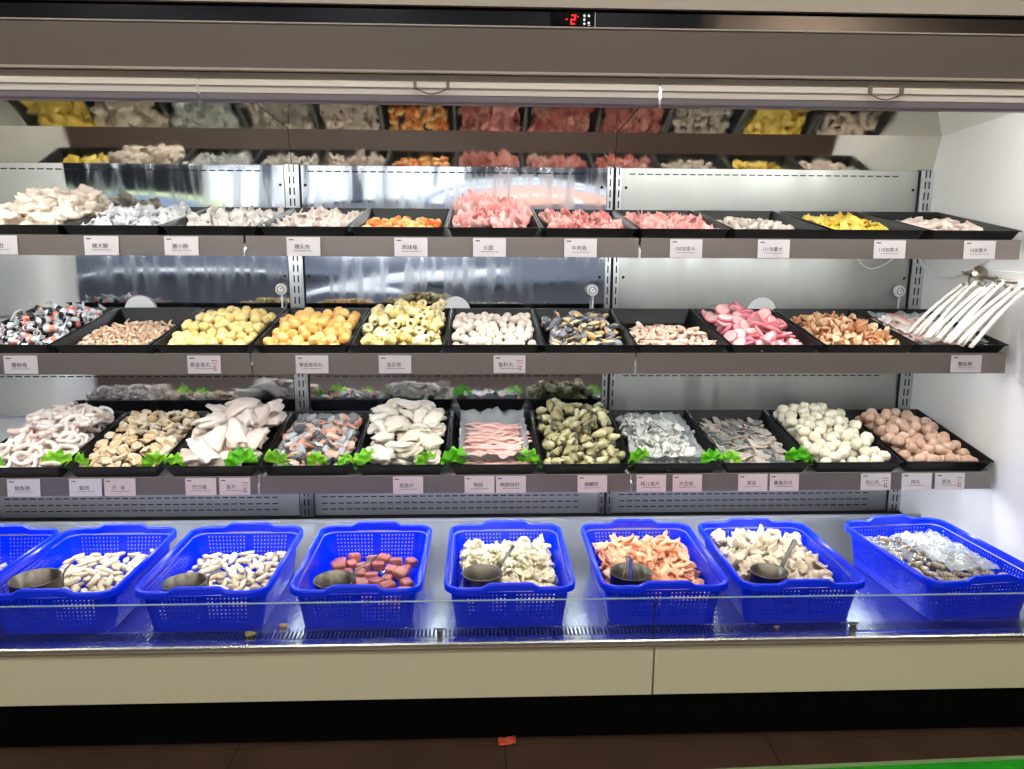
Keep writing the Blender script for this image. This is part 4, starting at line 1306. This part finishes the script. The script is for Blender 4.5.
# crushed ice: nobody could count it
def ice(name, M, n, box, z, seed, label):
    rng = random.Random(seed); mb = MB()
    for _ in range(n):
        r = rng.uniform(.004, .010)
        mb.blob(r, r * rng.uniform(.6, 1), r * rng.uniform(.5, .9), rng.randrange(99), .5, 1.5, sub=1, smooth=False, M=T((rng.uniform(box[0], box[1]), rng.uniform(box[2], box[3]), z + rng.uniform(-.006, .008))) @ RZ(rng.uniform(0, 6)))
    o = link(name, mb.mesh(name, M_ice)); o.matrix_world = M
    tag(o, label, 'ice', kind='stuff')
ice('crushed_ice', basket_M(7), 420, (-.155, .15, -.01, .205), .090, 3, 'crushed ice spread among the raw grey shrimp')
ice('crushed_ice', basket_M(3), 150, (-.10, .12, -.12, .17), .034, 4, 'crushed ice under the reddish-brown curd cubes')

crinkle('clear_bag', .085, .15, 11, .022, M_bagclear, .0, 'crumpled clear plastic bag lying on the raw grey shrimp', basket_M(7) @ T((.055, .035 - TL / 2, .098)))
# ladles: steel cups with strap handles
M_cup = steel('ladle_steel', (118, 114, 107), .36)
def ladle(i, px, py, z, r, h, hang, hl, rise, lab, tongs=False):
    t = thing('ladle', lab, 'ladle', basket_M(i) @ T((px, py, z)), 'steel ladles in the baskets')
    prof = [(0, 0), (r * .93, 0), (r * .98, h * .15), (r, h), (r + .0025, h + .001), (r + .002, h + .003), (r - .0015, h + .002), (r - .003, h * .16), (r * .9, .003), (0, .003)]
    link('cup', MB().lathe(prof, 36).mesh('cup', M_cup), t)
    d = Vector((math.cos(hang), math.sin(hang), 0))
    a = Vector((0, 0, h * .55)) + d * (r + .001)
    pts = [a - Vector((0, 0, .0)), a + Vector((0, 0, h * .4)) + d * .003, a + Vector((0, 0, h * .45 + rise * .3)) + d * (hl * .3), a + Vector((0, 0, h * .45 + rise)) + d * hl]
    link('handle', MB().tube(pts, [.008, .008, .0065, .0085], 8, flat=.3, up=(0, 0, 1)).mesh('handle', M_cup), t)
    return t
ladle(1, -.075, -.150, .050, .066, .088, .5, .035, .035, 'tall steel ladle cup standing in the first basket of white clams')
ladle(2, -.072, -.150, .052, .060, .070, .6, .04, .01, 'steel ladle cup standing in the white clam basket next to the curd')
ladle(3, -.072, -.150, .050, .060, .074, .75, .09, .03, 'steel ladle cup with its handle over the curd cubes')
ladle(4, -.080, -.135, .070, .058, .062, .62, .06, .055, 'steel ladle cup with its handle over the frilled cream pieces')
ladle(6, -.075, -.150, .075, .054, .058, .55, .06, .075, 'steel ladle cup with its handle over the white squid pieces')
t = ladle(5, -.085, -.145, .072, .062, .062, 1.5, .02, .015, 'steel ladle cup with a folded tong standing in the peach strips')
t = thing('serving_tong', 'small folded steel tong standing in the ladle over the peach strips', 'tongs', basket_M(5) @ T((-.085, -.145, .080)))
for s, pn in ((-1, 'arm'), (1, 'arm')):
    link(pn, MB().tube([(s * .034, -.02, .004), (s * .022, .0, .045), (s * .004, .018, .088)], [.008, .007, .005], 8, flat=.35, up=(1, 0, 0)).mesh('arm', M_cup), t)
link('arm', MB().tube([(-.004, -.03, .005), (.0, .0, .05), (.001, .019, .090)], [.006, .006, .004], 8, flat=.4, up=(0, 1, 0)).mesh('arm', mat('blue_handle', (40, 60, 150), .3)), t)

# ------------------------------------------------------------------ price tags
M_card = mat('tag_card', (214, 210, 214), .4)
M_cardpink = mat('tag_card_pinkish', (214, 200, 204), .4)
M_ink = mat('tag_ink', (40, 34, 44), .6)
M_inkred = mat('tag_ink_red', (150, 40, 60), .6)
M_slate = mat('tag_logo', (70, 70, 72), .5)
CARD = MB().box((-.052, -.0012, -.029), (.052, .0012, .029)).mesh('card', M_card)
CARD_P = MB().box((-.050, -.0012, -.029), (.050, .0012, .029)).mesh('card', M_cardpink)
_TXT = {}
def text_mesh(txt, size, m):
    key = (txt, size, m.name)
    if key not in _TXT:
        cu = bpy.data.curves.new('print', 'FONT'); cu.body = txt; cu.size = size; cu.align_x = 'CENTER'; cu.align_y = 'CENTER'; cu.extrude = .0002; cu.resolution_u = 3
        o = bpy.data.objects.new('print', cu); COL.objects.link(o)
        dg = bpy.context.evaluated_depsgraph_get()
        me = bpy.data.meshes.new_from_object(o.evaluated_get(dg))
        bpy.data.objects.remove(o); bpy.data.curves.remove(cu)
        me.materials.clear(); me.materials.append(m); me.name = 'print'
        _TXT[key] = me
    return _TXT[key]
LOGO = MB().box((-.045, -.0018, .019), (-.030, -.0013, .0225)).mesh('logo_mark', M_slate)
RULE = MB().box((-.030, -.0018, -.014), (.030, -.0013, -.0128)).mesh('fine_print', M_slate)
SIDE = MB().box((.024, -.0018, .012), (.044, -.0013, .014)).box((.024, -.0018, .004), (.044, -.0013, .0055)).box((.030, -.0018, -.018), (.032, -.0013, -.002)).box((.036, -.0018, -.018), (.038, -.0013, -.002)).box((.030, -.0018, -.019), (.042, -.0013, -.017)).mesh('side_print', M_inkred)
def price_tag(r, px_x, txt, what, pink=False, side=False, tilt=.06, dx=0, txt2=None):
    zr = ROWS[r]['rail']
    t = thing('price_tag', 'white tag reading %s on the %s rail under %s' % (txt, NM[r], what), 'price tag', T((px_x, 2.4802, (zr[0] + zr[1]) / 2 - .001)) @ RX(-tilt), 'price tags on the rails')
    link('card', CARD_P if pink else CARD, t)
    me = text_mesh(txt, .0165 if len(txt) <= 4 else .0150, M_ink)
    link('print', me, t, T((-.004 if not side else -.012, -.0014, -.002)) @ RX(PI / 2))
    if txt2:
        link('print', text_mesh(txt2, .0155, M_ink), t, T((0, -.0014, .013)) @ RX(PI / 2))
    link('logo_mark', LOGO, t); link('fine_print', RULE, t)
    if side:
        link('side_print', SIDE, t)
def px2x(px, y=2.48):
    return (px - 485.0) / 769 * y * 1.0
def at_px(px, py, Y=2.48):
    d = fw + rt * ((px - 512) / 769) - up * ((py - 384.5) / 769)
    return d.x * Y / d.y
TAGS = [
 (1, 0, 244, '猪肚', 'the beige chunks', 0, 0), (1, 101.5, 245, '猪大肠', 'the tripe', 0, 0), (1, 181.5, 246, '猪小肠', 'the pale grey pieces', 0, 0), (1, 303.5, 247, '猪头肉', 'the pale pinkish pieces', 0, 0),
 (1, 411, 248, '风味卷', 'the orange rolls', 0, 0), (1, 489.5, 249, '火腿', 'the ham', 0, 0), (1, 580.5, 249, '牛肉卷', 'the streaky meat curls', 0, 0), (1, 686, 250, '150加拿大', 'the rose meat rolls', 0, 0),
 (1, 773.5, 251, '131加拿大', 'the taupe lumps', 0, 0), (1, 889.5, 251, '110加拿大', 'the bright yellow slices', 0, 0), (1, 979.5, 250, '10加拿大', 'the pale lumps', 0, 0),
 (2, 20.5, 362, '蟹柳卷', 'the wrapped crab rolls', 0, 0), (2, 204, 363, '黄金鱼丸', 'the yellow fish balls', 0, 1), (2, 312, 364, '黄金鱼包丸', 'the orange fish balls', 0, 0), (2, 395, 364, '油豆卷', 'the tofu rings', 0, 0),
 (2, 509.5, 364, '鱼籽丸', 'the grey-beige fish balls', 0, 1), (2, 966, 364, '蟹味棒', 'the crab sticks', 0, 0),
 (3, 23, 482, '鱿鱼圈', 'the squid rings', 0, 0), (3, 85, 482, '蛤肉', 'the clams, the plain one', 0, 0), (3, 119.5, 482, '巴   蛤', 'the clams, the spaced one', 1, 0), (3, 200.5, 481, '巴沙鱼', 'the fillets, the taller one', 1, 0), (3, 234.5, 481, '鱼片', 'the fillets, with red side print', 1, 1),
 (3, 408, 480, '鲍鱼片', 'the white fish slices', 1, 0), (3, 479.5, 480, '鸭肠', 'the pink strips', 1, 0), (3, 511, 480, '鸭肠特价', 'the pink strips, beside the whelks', 1, 0), (3, 592.5, 480, '海螺肉', 'the whelks', 1, 0),
 (3, 651.5, 479, '耗儿鱼片', 'the white flakes, nearer the whelks', 1, 0), (3, 687.5, 479, '大生蚝', 'the white flakes, nearer the grey fish', 1, 0), (3, 753, 479, '黑鱼', 'the grey fish slices, the faint one', 1, 0), (3, 784.5, 479, '黑鱼片片', 'the grey fish, beside the cream balls', 1, 0),
 (3, 876, 479, '包心丸', 'the cream fish balls', 0, 1), (3, 917, 478, '肉丸', 'the meat balls, nearer the cream balls', 0, 0), (3, 950, 478, '贡丸', 'the meat balls, nearest the end wall', 0, 1)]
for r, px, py, txt, what, pink, side in TAGS:
    price_tag(r, at_px(px, py), txt, what, pink, side, tilt=.05 if r < 3 else .10)

# ------------------------------------------------------------------ small things on the back panels
M_plate = mat('white_plastic', (250, 250, 250), .35)
for px, lab in ((137, 'white round disc standing behind the tiny shrimp'), (455, 'white round disc standing behind the tofu rings'), (764, 'white round disc standing behind the fish cakes')):
    x = at_px(px, 300, 3.07)
    t = tag(link('round_plate', MB().lathe([(0, .006), (.055, .006), (.060, .004), (.060, 0), (0, 0)], 40, smooth=False).mesh('round_plate', M_plate)), lab, 'disc', 'white discs on the back panel')
    t.matrix_world = T((x, 3.094, 1.212)) @ RX(PI / 2)
M_dialface = mat('dial_face', (240, 242, 242), .3)
for px, lab, dy in ((280, 'white dial thermometer hanging behind the yellow fish balls', 284), (593, 'white dial thermometer hanging behind the mussels', 286), (901, 'white dial thermometer hanging beside the end wall', 288)):
    x = at_px(px, dy, 3.06)
    t = thing('dial_thermometer', lab, 'thermometer', T((x, 3.075, 1.30)), 'dial thermometers')
    link('dial', MB().lathe([(0, .012), (.018, .012), (.022, .010), (.024, .0), (0, 0)], 28).mesh('dial', M_dialface), t, RX(PI / 2))
    mb = MB().lathe([(.012, .0125), (.0135, .0135), (.015, .0125)], 24)
    mb.tube([(-.002, 0, .0128), (.009, .007, .0128)], .0014, 6)
    link('dial_mark', mb.mesh('dial_mark', mat('dial_ink', (110, 112, 116), .5)), t, RX(PI / 2))
    link('stem', MB().tube([(.002, -.003, -.022), (.002, -.004, -.07), (-.003, -.004, -.105)], .0042, 8).mesh('stem', M_dialface), t)
M_cable = mat('white_cable', (232, 234, 232), .4)
def cable(name, lab, pts, r):
    P = [Vector(p) for p in pts]; out = []
    for i in range(len(P) - 1):
        p0, p1, p2, p3 = P[max(i - 1, 0)], P[i], P[i + 1], P[min(i + 2, len(P) - 1)]
        for k in range(8):
            t = k / 8
            out.append(.5 * ((2 * p1) + (-p0 + p2) * t + (2 * p0 - 5 * p1 + 4 * p2 - p3) * t * t + (-p0 + 3 * p1 - 3 * p2 + p3) * t ** 3))
    out.append(P[-1])
    tag(link(name, MB().tube(out, r, 8).mesh(name, M_cable)), lab, 'cable', 'loose white cables')
cable('white_cable', 'white cable looping under the top shelf by the end wall', [(1.735, 3.03, 1.49), (1.72, 2.98, 1.42), (1.745, 2.93, 1.375), (1.77, 2.84, 1.37), (1.78, 2.72, 1.415), (1.785, 2.62, 1.475)], .0042)
cable('white_cable', 'thin white cable sagging under the top shelf before the clouded panel', [(1.50, 3.08, 1.46), (1.53, 3.075, 1.41), (1.575, 3.075, 1.39), (1.63, 3.075, 1.41), (1.70, 3.072, 1.46)], .003)

# white tongs on a steel rod by the end wall
M_tong = mat('white_tong_plastic', (232, 230, 224), .35)
M_hook = steel('hook_steel', (150, 140, 128), .3)
t = thing('hook_rod', 'steel hook rod with a round disc fixed to the white end wall', 'hook', T((1.74, 2.53, 1.375)))
link('rod', MB().tube([(.058, .30, .012), (-.02, .16, .012), (-.03, -.02, .0), (-.03, -.12, -.004)], .006, 8).mesh('rod', M_hook), t)
link('disc', MB().lathe([(0, .004), (.024, .004), (.026, .001), (.024, -.003), (0, -.003)], 24).mesh('disc', M_hook), t, T((-.036, .06, .018)) @ RY(-.5) @ RX(1.1))
for k in range(3):
    link('hook_arm', MB().tube([(-.028, .12 - .07 * k, .008), (-.045, .10 - .07 * k, -.006), (-.05, .085 - .07 * k, -.022), (-.04, .08 - .07 * k, -.012)], .004, 6).mesh('hook_arm', M_hook), t)
def tong_mesh(s):
    L = .265
    def fn(u, v):
        tt = u * .5 + .5
        w = .0068 * (1 + .35 * tt)
        return (-L * tt, v * w, .012 * math.sin(tt * 2.6 + s * .3) + .004 * (v * v))
    return MB().sheet(12, 4, fn, .006, 0).mesh('arm', M_tong)
TONG = [tong_mesh(s) for s in range(3)]
TL_ = []
ORD = ['nearest the crab sticks', 'second from the crab sticks', 'third from the crab sticks', 'fourth from the crab sticks', 'fifth from the crab sticks', 'sixth from the crab sticks', 'seventh from the crab sticks', 'eighth from the crab sticks']
for k in range(8):
    yy = 2.665 - .042 * k
    t = thing('white_tong', 'white plastic tong hanging from the hook rod, ' + ORD[k], 'tongs', T((1.715 + .004 * (k % 2), yy, 1.352 + .005 * (k % 3))) @ RZ(.10 + .02 * (k % 3)) @ RY(-.78 - .03 * (k % 3)), 'white tongs on the rod')
    link('arm', TONG[k % 3], t, T((0, .008, .006)) @ RZ(-.04))
    link('arm', TONG[(k + 1) % 3], t, T((0, -.008, -.008)) @ RZ(.05) @ RY(.07))
    mb = MB().lathe([(.002, -.002), (.0045, -.002), (.0045, .010), (.002, .010)], 10)
    link('pivot', mb.mesh('pivot', M_hook), t, T((-.012, 0, .004)))

# ------------------------------------------------------------------ crumbs, floor scrap, green mat
def crumb(name, lab, loc, r, m, seed):
    o = link(name, MB().blob(r * 1.5, r, r * .6, seed, .5, 1.8).mesh(name, m)); o.matrix_world = T(loc)
    tag(o, lab, 'crumb')
crumb('food_scrap', 'yellowish food scrap on the grille before the white clam basket', (-.655, 2.035, .397), .011, F['yslice'] if 'yslice' in F else F['yellow'], 3)
crumb('food_scrap', 'brown food crumb on the deck beside the curd basket', (-.575, 2.085, .3955), .009, F['brown'], 5)
crumb('food_scrap', 'tiny pink scrap on the grille before the squid basket', (.86, 2.04, .3925), .006, F['salmon'], 6)
mb = MB().sheet(8, 6, lambda u, v: (.026 * u, .018 * v, .010 + .008 * noise.noise(Vector((u * 2, v * 2, 1))) + .004 * u), .002)
o = link('paper_scrap', mb.mesh('paper_scrap', mat('red_scrap', (196, 52, 36), .4, c2=(226, 120, 90), scale=60)))
o.matrix_world = T((.075, 2.075, .004)); tag(o, 'crumpled red scrap on the brown floor', 'scrap')
t = thing('green_mat', 'bright green mat edge on the brown floor', 'mat', T((1.45, 1.712, .001)) @ RZ(.03))
link('mat_field', MB().box((-.95, .10, 0), (1.2, .235, .006)).mesh('mat_field', mat('green_mat', (20, 150, 30), .6, c2=(50, 190, 40), scale=20)), t)
link('mat_border', MB().box((-1.4, .236, 0), (1.2, .252, .006)).mesh('mat_border', mat('mat_border', (140, 170, 120), .5)), t)
print('FOOD', COUNT, 'OBJECTS', len(bpy.data.objects))
